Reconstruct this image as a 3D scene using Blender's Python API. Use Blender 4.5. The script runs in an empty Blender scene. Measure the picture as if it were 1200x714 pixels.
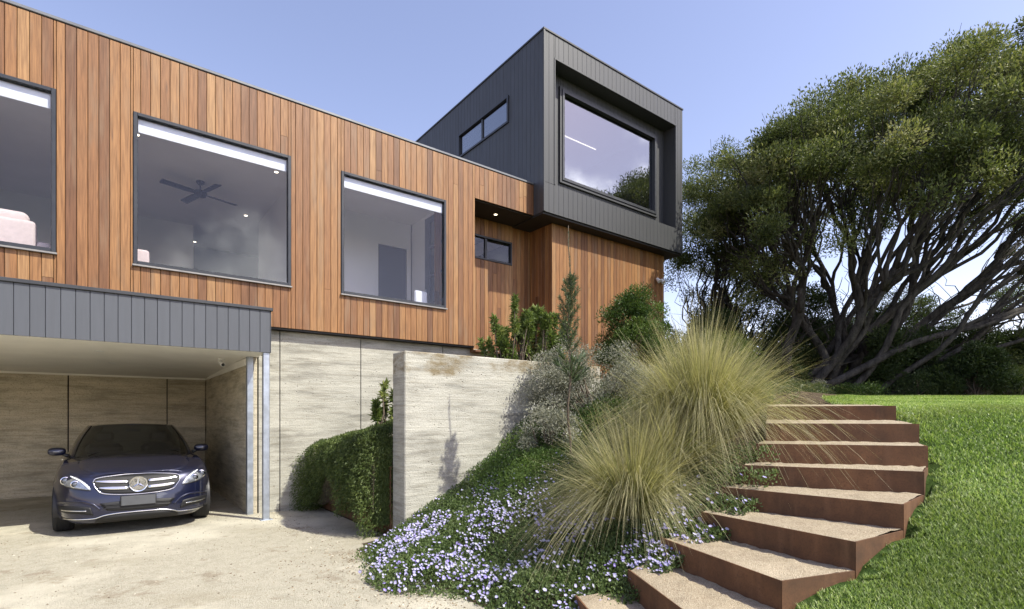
import bpy, bmesh, math, random
import numpy as np
from mathutils import Vector

S = bpy.context.scene
COL = S.collection

# ------------------------------------------------------------------ camera, sky, sun, exposure
EYE = 1.55
cd = bpy.data.cameras.new("camera"); cam = bpy.data.objects.new("camera", cd); COL.objects.link(cam)
cam.location = (0, 0, EYE); cam.rotation_euler = (math.radians(90), 0, 0)
cd.sensor_width = 36.0; cd.lens = 18.57; cd.shift_y = 0.1092; cd.clip_start = 0.05; cd.clip_end = 3000
S.camera = cam
SUN_X, SUN_Y, SUN_Z = 1.067, -0.442, 1.42          # direction towards the sun
ELEV = math.atan2(SUN_Z, math.hypot(SUN_X, SUN_Y)); AZ = math.atan2(SUN_X, SUN_Y)
ld = bpy.data.lights.new("sun", 'SUN'); sun = bpy.data.objects.new("sun", ld); COL.objects.link(sun)
ld.energy = 5.0; ld.angle = math.radians(0.55); ld.color = (1.0, 0.975, 0.85)
sun.rotation_euler = Vector((SUN_X, SUN_Y, SUN_Z)).to_track_quat('Z', 'Y').to_euler(); sun.location = (20, -10, 30)
S.view_settings.view_transform = 'Standard'; S.view_settings.look = 'None'
S.view_settings.exposure = 0.45; S.view_settings.gamma = 1.0; S.view_settings.use_curve_mapping = False
W = bpy.data.worlds.new("World"); S.world = W; W.use_nodes = True
def build_sky():
    nt = W.node_tree; n = nt.nodes; l = nt.links; n.clear()
    out = n.new('ShaderNodeOutputWorld'); bg = n.new('ShaderNodeBackground'); l.new(bg.outputs[0], out.inputs[0])
    bg.inputs['Strength'].default_value = 0.115
    sky = n.new('ShaderNodeTexSky'); sky.sky_type = 'NISHITA'; sky.sun_disc = False
    sky.sun_elevation = ELEV; sky.sun_rotation = AZ; sky.air_density = 1.0; sky.dust_density = 0.7; sky.ozone_density = 1.6
    tint = n.new('ShaderNodeMix'); tint.data_type = 'RGBA'; tint.blend_type = 'MULTIPLY'; tint.inputs[0].default_value = 1.0
    tint.inputs[7].default_value = (2.3, 1.80, 1.74, 1)
    l.new(sky.outputs[0], tint.inputs[6])
    # a bank of cumulus low in the sky behind and to the right of the viewer
    tc = n.new('ShaderNodeTexCoord'); nz = n.new('ShaderNodeTexNoise'); nz.inputs['Scale'].default_value = 5.5
    nz.inputs['Detail'].default_value = 9; nz.inputs['Roughness'].default_value = 0.55
    l.new(tc.outputs['Generated'], nz.inputs['Vector'])
    r1 = n.new('ShaderNodeMapRange'); r1.interpolation_type = 'SMOOTHSTEP'; r1.inputs[1].default_value = 0.60; r1.inputs[2].default_value = 0.84
    l.new(nz.outputs[0], r1.inputs[0])
    masks = []
    for d, a, b in (((0.905, -0.08, 0.418), 0.90, 0.985), ((0.711, -0.66, 0.236), 0.986, 0.9975)):
        dt = n.new('ShaderNodeVectorMath'); dt.operation = 'DOT_PRODUCT'; dt.inputs[1].default_value = d
        l.new(tc.outputs['Generated'], dt.inputs[0])
        r2 = n.new('ShaderNodeMapRange'); r2.interpolation_type = 'SMOOTHSTEP'; r2.inputs[1].default_value = a; r2.inputs[2].default_value = b
        r2.inputs[4].default_value = 0.58 if b < 0.99 else 1.0; l.new(dt.outputs['Value'], r2.inputs[0]); masks.append(r2.outputs[0])
    mm = n.new('ShaderNodeMath'); mm.operation = 'MAXIMUM'; l.new(masks[0], mm.inputs[0]); l.new(masks[1], mm.inputs[1])
    # the noise eats into the rim of each bank and leaves a billowing middle
    ad = n.new('ShaderNodeMath'); ad.operation = 'MULTIPLY_ADD'; ad.inputs[1].default_value = 0.26; l.new(mm.outputs[0], ad.inputs[0]); l.new(nz.outputs[0], ad.inputs[2])
    l.new(ad.outputs[0], r1.inputs[0])
    m = n.new('ShaderNodeMath'); m.operation = 'MULTIPLY'; l.new(r1.outputs[0], m.inputs[0]); l.new(mm.outputs[0], m.inputs[1])
    cl = n.new('ShaderNodeMix'); cl.data_type = 'RGBA'; cl.inputs[7].default_value = (44.0, 44.3, 45.0, 1)
    l.new(m.outputs[0], cl.inputs[0]); l.new(tint.outputs[2], cl.inputs[6]); l.new(cl.outputs[2], bg.inputs['Color'])
build_sky()
S.render.engine = 'CYCLES'
S.cycles.max_bounces = 10; S.cycles.transparent_max_bounces = 16; S.cycles.diffuse_bounces = 5
S.cycles.caustics_reflective = False; S.cycles.caustics_refractive = False
try:
    S.cycles.use_denoising = True; S.cycles.denoiser = 'OPENIMAGEDENOISE'
except Exception: pass

# ------------------------------------------------------------------ frames
# the house stands turned to the viewer: s runs along its front to the right, t runs into it
TH = math.atan2(0.607, 0.794); CT, ST = math.cos(TH), math.sin(TH)
def h2w(s, t, z=0.0): return (CT * s - ST * t, ST * s + CT * t, z)
def w2h(x, y): return (CT * x + ST * y, -ST * x + CT * y)

BASE = {}
def tag(o, label=None, cat=None, group=None, kind=None):
    if label: o['label'] = label
    if cat: o['category'] = cat
    if group: o['group'] = group
    if kind: o['kind'] = kind
    return o
def put(o, base, house):
    BASE[o.name] = (base, house)
    o.location = h2w(*base) if house else base
    if house: o.rotation_euler = (0, 0, TH)
def thing(name, label, cat, base, house=True, group=None):
    o = bpy.data.objects.new(name, None); COL.objects.link(o); o.empty_display_size = 0.2
    put(o, base, house); return tag(o, label, cat, group)

class MB:
    """collects vertices and faces of ONE mesh object; r is a random number kept per vertex"""
    def __init__(s): s.v = []; s.f = []; s.r = []; s.a = []; s.mi = []; s.bulk = []
    def add(s, vs, fs, r=0.5, mi=0, a=0.0):
        k = len(s.v); s.v.extend([tuple(p) for p in vs]); s.f.extend([tuple(i + k for i in f) for f in fs])
        s.r.extend([r] * len(vs)); s.a.extend([a] * len(vs)); s.mi.extend([mi] * len(fs))
    def box(s, x0, x1, y0, y1, z0, z1, r=0.5, mi=0):
        s.add([(x0,y0,z0),(x1,y0,z0),(x1,y1,z0),(x0,y1,z0),(x0,y0,z1),(x1,y0,z1),(x1,y1,z1),(x0,y1,z1)],
              [(0,3,2,1),(4,5,6,7),(0,1,5,4),(1,2,6,5),(2,3,7,6),(3,0,4,7)], r, mi)
    def bbox(s, x0, x1, y0, y1, z0, z1, c=0.01, r=0.5, mi=0):
        """box with chamfered edges"""
        xs = (x0, x0 + c, x1 - c, x1); ys = (y0, y0 + c, y1 - c, y1); zs = (z0, z0 + c, z1 - c, z1)
        P = []
        for i in (0, 1):
            for j in (0, 1):
                for k in (0, 1):
                    X, Xi = (xs[0], xs[1]) if i == 0 else (xs[3], xs[2])
                    Y, Yi = (ys[0], ys[1]) if j == 0 else (ys[3], ys[2])
                    Z, Zi = (zs[0], zs[1]) if k == 0 else (zs[3], zs[2])
                    P += [(X, Yi, Zi), (Xi, Y, Zi), (Xi, Yi, Z)]
        ix = lambda i, j, k, a: (i * 4 + j * 2 + k) * 3 + a
        F = []
        for i in (0, 1): F.append([ix(i,0,0,0), ix(i,1,0,0), ix(i,1,1,0), ix(i,0,1,0)])
        for j in (0, 1): F.append([ix(0,j,0,1), ix(1,j,0,1), ix(1,j,1,1), ix(0,j,1,1)])
        for k in (0, 1): F.append([ix(0,0,k,2), ix(1,0,k,2), ix(1,1,k,2), ix(0,1,k,2)])
        for j in (0, 1):
            for k in (0, 1): F.append([ix(0,j,k,1), ix(1,j,k,1), ix(1,j,k,2), ix(0,j,k,2)])
        for i in (0, 1):
            for k in (0, 1): F.append([ix(i,0,k,0), ix(i,1,k,0), ix(i,1,k,2), ix(i,0,k,2)])
        for i in (0, 1):
            for j in (0, 1): F.append([ix(i,j,0,0), ix(i,j,1,0), ix(i,j,1,1), ix(i,j,0,1)])
        for i in (0, 1):
            for j in (0, 1):
                for k in (0, 1): F.append([ix(i,j,k,0), ix(i,j,k,1), ix(i,j,k,2)])
        s.add(P, F, r, mi)
    def prism(s, poly, z0, z1, r=0.5, mi=0):
        n = len(poly)
        s.add([(x, y, z0) for x, y in poly] + [(x, y, z1) for x, y in poly],
              [tuple(range(n))[::-1], tuple(range(n, 2 * n))] + [(i, (i + 1) % n, n + (i + 1) % n, n + i) for i in range(n)], r, mi)
    def tube(s, pts, rad, sides=6, r=0.5, mi=0, cap=True):
        pts = [Vector(p) for p in pts]; n = len(pts)
        if not hasattr(rad, '__len__'): rad = [rad] * n
        up = Vector((0.123, 0.31, 0.94)); vs = []
        for i, p in enumerate(pts):
            d = (pts[min(i + 1, n - 1)] - pts[max(i - 1, 0)])
            if d.length < 1e-9: d = Vector((0, 0, 1))
            d.normalize(); a = d.cross(up)
            if a.length < 1e-3: a = d.cross(Vector((1, 0, 0)))
            a.normalize(); b = d.cross(a); up = a.cross(d)
            for k in range(sides):
                t = 2 * math.pi * k / sides; vs.append(p + (a * math.cos(t) + b * math.sin(t)) * rad[i])
        fs = [(i * sides + k, i * sides + (k + 1) % sides, (i + 1) * sides + (k + 1) % sides, (i + 1) * sides + k)
              for i in range(n - 1) for k in range(sides)]
        if cap: fs += [tuple(range(sides))[::-1], tuple(range((n - 1) * sides, n * sides))]
        s.add(vs, fs, r, mi)
    def lathe(s, prof, c, axis='z', seg=24, r=0.5, mi=0):
        """profile of (radius, height) turned about an axis through c"""
        vs = []
        for rr, h in prof:
            for k in range(seg):
                t = 2 * math.pi * k / seg; u, w = rr * math.cos(t), rr * math.sin(t)
                vs.append({'z': (c[0]+u, c[1]+w, c[2]+h), 'y': (c[0]+u, c[1]+h, c[2]+w), 'x': (c[0]+h, c[1]+u, c[2]+w)}[axis])
        m = len(prof)
        fs = [(i*seg+k, i*seg+(k+1)%seg, (i+1)*seg+(k+1)%seg, (i+1)*seg+k) for i in range(m-1) for k in range(seg)]
        if prof[0][0] > 1e-6: fs.append(tuple(range(seg))[::-1])
        if prof[-1][0] > 1e-6: fs.append(tuple(range((m-1)*seg, m*seg)))
        s.add(vs, fs, r, mi)
    def raw(s, V, F, R, A=None, mi=0):
        """bulk numpy geometry: V (n,3), F (m,k) with all faces of k corners"""
        s.bulk.append((np.asarray(V, np.float32), np.asarray(F, np.int64), np.asarray(R, np.float32),
                       np.zeros(len(V), np.float32) if A is None else np.asarray(A, np.float32), mi))
    def mesh(s, name, base, smooth=False, recalc=True):
        me = bpy.data.meshes.new(name)
        b = np.array(base, np.float32)
        if s.v:
            bm = bmesh.new(); me0 = bpy.data.meshes.new('tmp')
            me0.from_pydata([(p[0]-base[0], p[1]-base[1], p[2]-base[2]) for p in s.v], [], s.f)
            me0.polygons.foreach_set('material_index', s.mi)
            at = me0.attributes.new('rnd', 'FLOAT', 'POINT'); at.data.foreach_set('value', s.r)
            at = me0.attributes.new('along', 'FLOAT', 'POINT'); at.data.foreach_set('value', s.a)
            bm.from_mesh(me0); bpy.data.meshes.remove(me0)
            if recalc: bmesh.ops.recalc_face_normals(bm, faces=bm.faces)
            bm.to_mesh(me); bm.free()
            if smooth: me.polygons.foreach_set('use_smooth', [True] * len(me.polygons))
        elif s.bulk:
            nv = sum(len(x[0]) for x in s.bulk); nf = sum(len(x[1]) for x in s.bulk); nl = sum(x[1].size for x in s.bulk)
            V = np.concatenate([x[0] for x in s.bulk]) - b
            off = 0; L = []; ls = []; lt = []; mi = []; lo = 0
            for x in s.bulk:
                L.append((x[1] + off).ravel()); k = x[1].shape[1]; m = len(x[1])
                ls.append(lo + np.arange(m) * k); lt.append(np.full(m, k)); mi.append(np.full(m, x[4])); lo += m * k; off += len(x[0])
            me.vertices.add(nv); me.loops.add(nl); me.polygons.add(nf)
            me.vertices.foreach_set('co', V.astype(np.float32).ravel())
            me.loops.foreach_set('vertex_index', np.concatenate(L).astype(np.int32))
            me.polygons.foreach_set('loop_start', np.concatenate(ls).astype(np.int32))
            me.polygons.foreach_set('material_index', np.concatenate(mi).astype(np.int32))
            me.polygons.foreach_set('use_smooth', [smooth] * nf)
            at = me.attributes.new('rnd', 'FLOAT', 'POINT'); at.data.foreach_set('value', np.concatenate([x[2] for x in s.bulk]))
            at = me.attributes.new('along', 'FLOAT', 'POINT'); at.data.foreach_set('value', np.concatenate([x[3] for x in s.bulk]))
            me.update(calc_edges=True); me.validate()
        return me
    def build(s, name, mats, parent=None, base=None, house=True, smooth=False, recalc=True):
        if parent is not None: base, house = BASE[parent.name]
        elif base is None: base = (0, 0, 0)
        me = s.mesh(name, base, smooth, recalc)
        for m in (mats if isinstance(mats, (list, tuple)) else [mats]): me.materials.append(m)
        o = bpy.data.objects.new(name, me); COL.objects.link(o)
        if parent is not None: o.parent = parent; BASE[o.name] = (base, house)
        else: put(o, base, house)
        return o
def smooth_by_angle(o, deg=35):
    me = o.data; me.polygons.foreach_set('use_smooth', [True] * len(me.polygons))
    me.set_sharp_from_angle(angle=math.radians(deg))
def copy_tree(o, parent=None):
    c = o.copy(); COL.objects.link(c); c.parent = parent
    for ch in list(o.children): copy_tree(ch, c)
    return c

# ------------------------------------------------------------------ materials
class NT:
    def __init__(s, name):
        s.m = bpy.data.materials.new(name); s.m.use_nodes = True; s.nt = s.m.node_tree; s.n = s.nt.nodes; s.n.clear()
        s.out = s.n.new('ShaderNodeOutputMaterial'); s.p = s.n.new('ShaderNodeBsdfPrincipled'); s.lk(s.p.outputs[0], s.out.inputs[0])
        s._tc = None
    def lk(s, a, b): s.nt.links.new(a, b)
    def coord(s, scale=(1, 1, 1), loc=(0, 0, 0)):
        if s._tc is None: s._tc = s.n.new('ShaderNodeTexCoord')
        mp = s.n.new('ShaderNodeMapping'); mp.inputs['Scale'].default_value = scale; mp.inputs['Location'].default_value = loc
        s.lk(s._tc.outputs['Object'], mp.inputs['Vector']); return mp.outputs[0]
    def noise(s, scale, vec=None, detail=4, rough=0.55, w=None):
        x = s.n.new('ShaderNodeTexNoise'); x.inputs['Scale'].default_value = scale; x.inputs['Detail'].default_value = detail
        x.inputs['Roughness'].default_value = rough
        if w is not None:
            x.noise_dimensions = '4D'; s.lk(w, x.inputs['W'])
        s.lk(vec if vec is not None else s.coord(), x.inputs['Vector']); return x.outputs[0]
    def attr(s, name='rnd'):
        x = s.n.new('ShaderNodeAttribute'); x.attribute_name = name; return x.outputs['Fac']
    def ramp(s, fac, stops):
        x = s.n.new('ShaderNodeValToRGB'); e = x.color_ramp.elements
        while len(e) < len(stops): e.new(0.5)
        for el, (p, c) in zip(e, stops): el.position = p; el.color = (*c, 1) if len(c) == 3 else c
        s.lk(fac, x.inputs[0]); return x.outputs[0]
    def rng(s, v, a, b, c=0.0, d=1.0, smooth=False):
        x = s.n.new('ShaderNodeMapRange'); x.inputs[1].default_value = a; x.inputs[2].default_value = b
        x.inputs[3].default_value = c; x.inputs[4].default_value = d
        if smooth: x.interpolation_type = 'SMOOTHSTEP'
        s.lk(v, x.inputs[0]); return x.outputs[0]
    def math(s, op, a, b=None):
        x = s.n.new('ShaderNodeMath'); x.operation = op
        for i, v in enumerate((a, b)):
            if v is None: continue
            if isinstance(v, (int, float)): x.inputs[i].default_value = v
            else: s.lk(v, x.inputs[i])
        return x.outputs[0]
    def mix(s, f, a, b, mode='MIX'):
        x = s.n.new('ShaderNodeMix'); x.data_type = 'RGBA'; x.blend_type = mode
        for i, v in ((0, f), (6, a), (7, b)):
            if isinstance(v, (int, float)): x.inputs[i].default_value = v
            elif isinstance(v, (tuple, list)): x.inputs[i].default_value = (*v, 1) if len(v) == 3 else v
            else: s.lk(v, x.inputs[i])
        return x.outputs[2]
    def set(s, **k):
        for key, v in k.items():
            i = s.p.inputs[{'col': 'Base Color', 'rough': 'Roughness', 'metal': 'Metallic', 'spec': 'Specular IOR Level', 'coat': 'Coat Weight', 'coatr': 'Coat Roughness'}[key]]
            if isinstance(v, (int, float)): i.default_value = v
            elif isinstance(v, (tuple, list)): i.default_value = (*v, 1)
            else: s.lk(v, i)
        return s
    def bump(s, h, strength=0.4, dist=0.01):
        b = s.n.new('ShaderNodeBump'); b.inputs['Strength'].default_value = strength; b.inputs['Distance'].default_value = dist
        s.lk(h, b.inputs['Height']); s.lk(b.outputs[0], s.p.inputs['Normal']); return s

M = {}
def simple(name, col, rough=0.5, metal=0.0, var=0.12, scale=6.0, spec=0.5, coat=0.0, bump=0.0):
    t = NT(name); nz = t.noise(scale, detail=5)
    dark = tuple(c * (1 - var) for c in col); lite = tuple(min(1, c * (1 + var)) for c in col)
    t.set(col=t.ramp(nz, [(0.3, dark), (0.7, lite)]), rough=t.rng(nz, 0.3, 0.7, max(0.02, rough - 0.05), min(1, rough + 0.07)), metal=metal, spec=spec, coat=coat)
    if bump: t.bump(t.noise(scale * 12, detail=3), bump, 0.004)
    M[name] = t.m; return t.m

def mat_timber(name, stops, zs=1.0):
    t = NT(name); r = t.attr('rnd')
    base = t.ramp(r, stops)
    v = t.coord((22, 22, 0.9))
    grain = t.noise(3.0, v, 6, 0.62, w=t.math('MULTIPLY', r, 37.0))
    blot = t.noise(1.0, t.coord((6, 6, 0.8)), 4, 0.6, w=t.math('MULTIPLY', r, 91.0))
    c = t.mix(t.rng(grain, 0.35, 0.66, 0.0, 0.75), base, t.mix(1.0, base, (0.36, 0.29, 0.24), 'MULTIPLY'))
    c = t.mix(t.rng(blot, 0.5, 0.72, 0.0, 0.6, True), c, (0.215, 0.140, 0.082))
    c = t.mix(t.rng(blot, 0.46, 0.25, 0.0, 0.45, True), c, t.mix(1.0, c, (1.25, 1.12, 0.95), 'MULTIPLY'))
    kn = t.n.new('ShaderNodeTexVoronoi'); kn.inputs['Scale'].default_value = 1.0; t.lk(t.coord((8, 8, 0.9)), kn.inputs['Vector'])
    c = t.mix(t.rng(kn.outputs['Distance'], 0.03, 0.10, 0.55, 0.0), c, (0.06, 0.03, 0.018))
    t.set(col=c, rough=t.rng(grain, 0.3, 0.7, 0.42, 0.62), spec=0.45).bump(grain, 0.25, 0.003); M[name] = t.m
mat_timber('timber', [(0.0, (0.175, 0.078, 0.032)), (0.2, (0.242, 0.110, 0.042)), (0.5, (0.300, 0.141, 0.051)), (0.85, (0.350, 0.178, 0.066)), (1.0, (0.40, 0.225, 0.095))])

def mat_rammed(name, warm, stain=0.0):
    t = NT(name)
    lay = t.noise(1.0, t.coord((0.9, 0.9, 6.0)), 8, 0.68)
    lay2 = t.noise(1.0, t.coord((1.7, 1.7, 30)), 7, 0.66)
    fine = t.noise(55, detail=4)
    c = t.ramp(lay, [(0.32, tuple(x * 0.55 for x in warm)), (0.43, tuple(x * 0.84 for x in warm)), (0.50, tuple(x * 1.08 for x in warm)), (0.68, tuple(x * 1.26 for x in warm))])
    c = t.mix(t.rng(lay2, 0.46, 0.70, 0.0, 0.6), c, (warm[0] * 0.58, warm[1] * 0.54, warm[2] * 0.47))
    c = t.mix(t.rng(fine, 0.50, 0.70, 0.0, 0.6), c, (0.24, 0.21, 0.17))
    mott = t.noise(1.0, t.coord((5, 5, 9), (7, 3, 1)), 8, 0.7)
    c = t.mix(t.rng(mott, 0.52, 0.72, 0.0, 0.45), c, tuple(x * 0.66 for x in warm)); c = t.mix(t.rng(mott, 0.45, 0.3, 0.0, 0.5), c, tuple(min(.8, x * 1.25) for x in warm))
    pit = t.n.new('ShaderNodeTexVoronoi'); pit.inputs['Scale'].default_value = 1.0; t.lk(t.coord((14, 14, 20)), pit.inputs['Vector'])
    pn = t.noise(1.3, detail=2)
    pm = t.math('MULTIPLY', t.rng(pit.outputs['Distance'], 0.05, 0.16, 1.0, 0.0), t.rng(pn, 0.42, 0.58))
    c = t.mix(t.math('MULTIPLY', pm, 0.7), c, (0.16, 0.13, 0.095))
    if stain:
        geo = t.n.new('ShaderNodeSeparateXYZ'); tc = t.coord(); t.lk(tc, geo.inputs[0])
        st = t.noise(1.0, t.coord((1.1, 1.1, 2.6), (3.1, 0, 1.7)), 6, 0.6)
        top = t.rng(geo.outputs['Z'], 1.55, 2.30, 0.0, 1.0, True); brk = t.noise(1.0, t.coord((7, 7, 12)), 7, 0.7)
        c = t.mix(t.math('MULTIPLY', t.rng(t.math('MULTIPLY', st, top), 0.425, 0.53, 0.0, 1.0, True), t.rng(brk, 0.36, 0.58, 0.15, stain)), c, (0.20, 0.155, 0.085))
    t.set(col=c, rough=0.9, spec=0.2).bump(t.math('ADD', t.math('MULTIPLY', lay2, 0.6), t.math('SUBTRACT', t.math('MULTIPLY', fine, 0.5), pm)), 0.8, 0.016); M[name] = t.m
mat_rammed('rammed', (0.405, 0.392, 0.335)); mat_rammed('rammed_stained', (0.425, 0.412, 0.358), 0.9); mat_rammed('rammed_ochre', (0.50, 0.45, 0.345))

def mat_cladding(name, col, vary=1.0):
    t = NT(name); r = t.attr('rnd'); g = t.noise(2.0, t.coord((10, 10, 0.8)), 5, 0.6, w=t.math('MULTIPLY', r, 20.0))
    c = t.mix(t.rng(r, 0, 1, 0.0, 0.5 * vary), col, tuple(x * 1.22 for x in col)); c = t.mix(t.rng(g, 0.4, 0.7, 0.0, 0.35), c, tuple(x * 0.72 for x in col))
    t.set(col=c, rough=t.rng(g, 0.3, 0.7, 0.42, 0.58), spec=0.5).bump(g, 0.08, 0.003); M[name] = t.m
mat_cladding('dark_cladding', (0.050, 0.051, 0.053), 0.5); mat_cladding('grey_cladding', (0.076, 0.082, 0.095), 0.6)
simple('charcoal_metal', (0.035, 0.037, 0.042), 0.42, 0.0, 0.15)
simple('frame_metal', (0.022, 0.025, 0.032), 0.38, 0.0, 0.15)
simple('cap_metal', (0.15, 0.155, 0.165), 0.42, 0.35, 0.12, 3)
simple('galvanised', (0.42, 0.46, 0.52), 0.42, 0.75, 0.18, 9)
simple('sill_metal', (0.26, 0.25, 0.235), 0.4, 0.3, 0.1)
simple('white_paint', (0.80, 0.80, 0.80), 0.6, 0, 0.03, 2)
simple('ceiling_paint', (0.78, 0.78, 0.79), 0.7, 0, 0.03, 2)
simple('soffit_board', (0.80, 0.78, 0.72), 0.7, 0, 0.05, 2)
simple('dark_soffit', (0.020, 0.019, 0.018), 0.6, 0, 0.1, 2)
simple('dark_wall', (0.16, 0.17, 0.20), 0.7, 0, 0.1, 2)
simple('floor_board', (0.42, 0.33, 0.24), 0.5, 0, 0.2, 4)
simple('blind_fabric', (0.82, 0.83, 0.84), 0.8, 0, 0.04, 8)
simple('fan_metal', (0.010, 0.013, 0.035), 0.4, 0, 0.1)
simple('sofa_fabric', (0.62, 0.50, 0.44), 0.9, 0, 0.08, 20, bump=0.3)
simple('door_grey', (0.10, 0.11, 0.14), 0.5, 0, 0.08, 3)
simple('chrome', (0.75, 0.76, 0.78), 0.14, 1.0, 0.05)
simple('black_plastic', (0.012, 0.012, 0.013), 0.45, 0, 0.2)
simple('white_plastic', (0.7, 0.7, 0.68), 0.4, 0, 0.04)
def mat_emit(name, col, k):
    t = NT(name); t.set(col=(0.8, 0.8, 0.8)); t.p.inputs['Emission Color'].default_value = (*col, 1); t.p.inputs['Emission Strength'].default_value = k; M[name] = t.m
mat_emit('lamp_glow', (1.0, 0.85, 0.6), 4.0)
def mat_corten():
    t = NT('corten'); a = t.noise(2.2, detail=7, rough=0.65); b = t.noise(1.0, t.coord((9, 9, 1.2)), 5); f = t.noise(90, detail=3)
    c = t.ramp(a, [(0.3, (0.072, 0.042, 0.026)), (0.5, (0.135, 0.068, 0.036)), (0.7, (0.22, 0.112, 0.055))])
    c = t.mix(t.rng(b, 0.55, 0.75, 0, 0.55), c, (0.21, 0.115, 0.065)); c = t.mix(t.rng(f, 0.5, 0.7, 0, 0.4), c, (0.06, 0.03, 0.02))
    t.set(col=c, rough=0.75, spec=0.25).bump(f, 0.2, 0.003); M['corten'] = t.m
mat_corten()
def mat_gravel(name, a, b, patch, g=130.0, bs=0.6, stain=0.0):
    t = NT(name); v = t.n.new('ShaderNodeTexVoronoi'); v.inputs['Scale'].default_value = g; t.lk(t.coord(), v.inputs['Vector'])
    sep = t.n.new('ShaderNodeSeparateColor'); t.lk(v.outputs['Color'], sep.inputs[0])
    c = t.mix(sep.outputs[0], a, b); big = t.noise(0.55, detail=7, rough=0.6); mid = t.noise(7, detail=5, rough=0.65)
    c = t.mix(t.rng(mid, 0.46, 0.74, 0, 0.4), c, tuple(x * 0.62 for x in a))
    c = t.mix(t.rng(big, 0.50, 0.66, 0, 0.55, True), c, patch)
    pale = t.noise(0.42, t.coord((1, 1, 1), (9, 5, 0)), 6, 0.62)
    c = t.mix(t.rng(pale, 0.50, 0.64, 0, 0.6, True), c, tuple(min(.72, x * 1.28) for x in b))
    if stain:
        w = t.noise(1.6, t.coord((1, 1, 1), (4, 2, 0)), 6, 0.7)
        c = t.mix(t.rng(w, 0.56, 0.66, 0, stain, True), c, (0.185, 0.125, 0.07))
    t.set(col=c, rough=0.95, spec=0.15).bump(t.math('ADD', v.outputs['Distance'], t.math('MULTIPLY', mid, 0.8)), bs, 0.012); M[name] = t.m
mat_gravel('driveway_gravel', (0.39, 0.355, 0.268), (0.55, 0.513, 0.412), (0.35, 0.305, 0.215), 120, 0.9, 0.4)
mat_gravel('tread_gravel', (0.30, 0.235, 0.155), (0.52, 0.44, 0.32), (0.34, 0.27, 0.185), 170, 0.7)
def mat_soil():
    t = NT('soil'); a = t.noise(9, detail=8, rough=0.7)
    t.set(col=t.ramp(a, [(0.3, (0.035, 0.026, 0.017)), (0.7, (0.11, 0.08, 0.05))]), rough=1.0, spec=0.1).bump(a, 0.8, 0.04); M['soil'] = t.m
    t = NT('turf_soil'); a = t.noise(30, detail=6, rough=0.7); b = t.noise(1.2, detail=4)
    c = t.ramp(a, [(0.3, (0.022, 0.045, 0.010)), (0.7, (0.06, 0.10, 0.022))]); c = t.mix(t.rng(b, 0.5, 0.7, 0, 0.4), c, (0.085, 0.09, 0.03))
    t.set(col=c, rough=1.0, spec=0.1).bump(a, 0.8, 0.03); M['turf_soil'] = t.m
mat_soil()
def mat_leaf(name, stops, rough=0.5, trans=0.25, along=None, spec=0.35, patch=None):
    t = NT(name); r = t.attr('rnd'); c = t.ramp(r, stops)
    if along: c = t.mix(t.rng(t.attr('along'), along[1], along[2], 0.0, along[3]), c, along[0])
    if patch: c = t.mix(t.rng(t.noise(patch[1], detail=4), 0.45, 0.68, 0, patch[2], True), c, patch[0])
    t.set(col=c, rough=rough, spec=spec)
    tr = t.n.new('ShaderNodeBsdfTranslucent'); t.lk(t.mix(1.0, c, (1.15, 1.2, 0.7), 'MULTIPLY'), tr.inputs['Color'])
    mx = t.n.new('ShaderNodeMixShader'); mx.inputs[0].default_value = trans
    t.lk(t.p.outputs[0], mx.inputs[1]); t.lk(tr.outputs[0], mx.inputs[2]); t.lk(mx.outputs[0], t.out.inputs[0]); M[name] = t.m
def mat_bark(name, a, b):
    t = NT(name); n1 = t.noise(1.0, t.coord((9, 9, 2.2)), 7, 0.68); n2 = t.noise(26, detail=4)
    c = t.ramp(n1, [(0.32, a), (0.66, b)]); c = t.mix(t.rng(n2, 0.55, 0.7, 0, 0.5), c, tuple(x * 0.4 for x in a))
    t.set(col=c, rough=0.9, spec=0.15).bump(t.math('ADD', n1, t.math('MULTIPLY', n2, 0.5)), 0.8, 0.04); M[name] = t.m
mat_bark('bark', (0.026, 0.023, 0.020), (0.112, 0.101, 0.088)); mat_bark('stem_bark', (0.09, 0.07, 0.05), (0.20, 0.16, 0.12))
def mat_glass(name, tint, refl):
    t = NT(name); t.n.remove(t.p)
    lw = t.n.new('ShaderNodeLayerWeight'); lw.inputs['Blend'].default_value = 0.5
    pw = t.math('POWER', lw.outputs['Facing'], 3.2)
    fac = t.math('ADD', t.math('MULTIPLY', pw, 1.0 - refl), refl)
    tr = t.n.new('ShaderNodeBsdfTransparent'); tr.inputs[0].default_value = (*tint, 1)
    gl = t.n.new('ShaderNodeBsdfGlossy'); gl.inputs['Roughness'].default_value = 0.0
    wob = t.n.new('ShaderNodeBump'); wob.inputs['Strength'].default_value = 0.02; wob.inputs['Distance'].default_value = 0.02
    t.lk(t.noise(0.8, detail=1), wob.inputs['Height']); t.lk(wob.outputs[0], gl.inputs['Normal'])
    mx = t.n.new('ShaderNodeMixShader'); t.lk(fac, mx.inputs[0]); t.lk(tr.outputs[0], mx.inputs[1]); t.lk(gl.outputs[0], mx.inputs[2])
    t.lk(mx.outputs[0], t.out.inputs[0]); M[name] = t.m
mat_glass('glass', (0.96, 0.97, 1.0), 0.030); mat_glass('glass_sky', (0.55, 0.58, 0.62), 0.30); mat_glass('car_glass', (0.35, 0.38, 0.40), 0.05)
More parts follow.
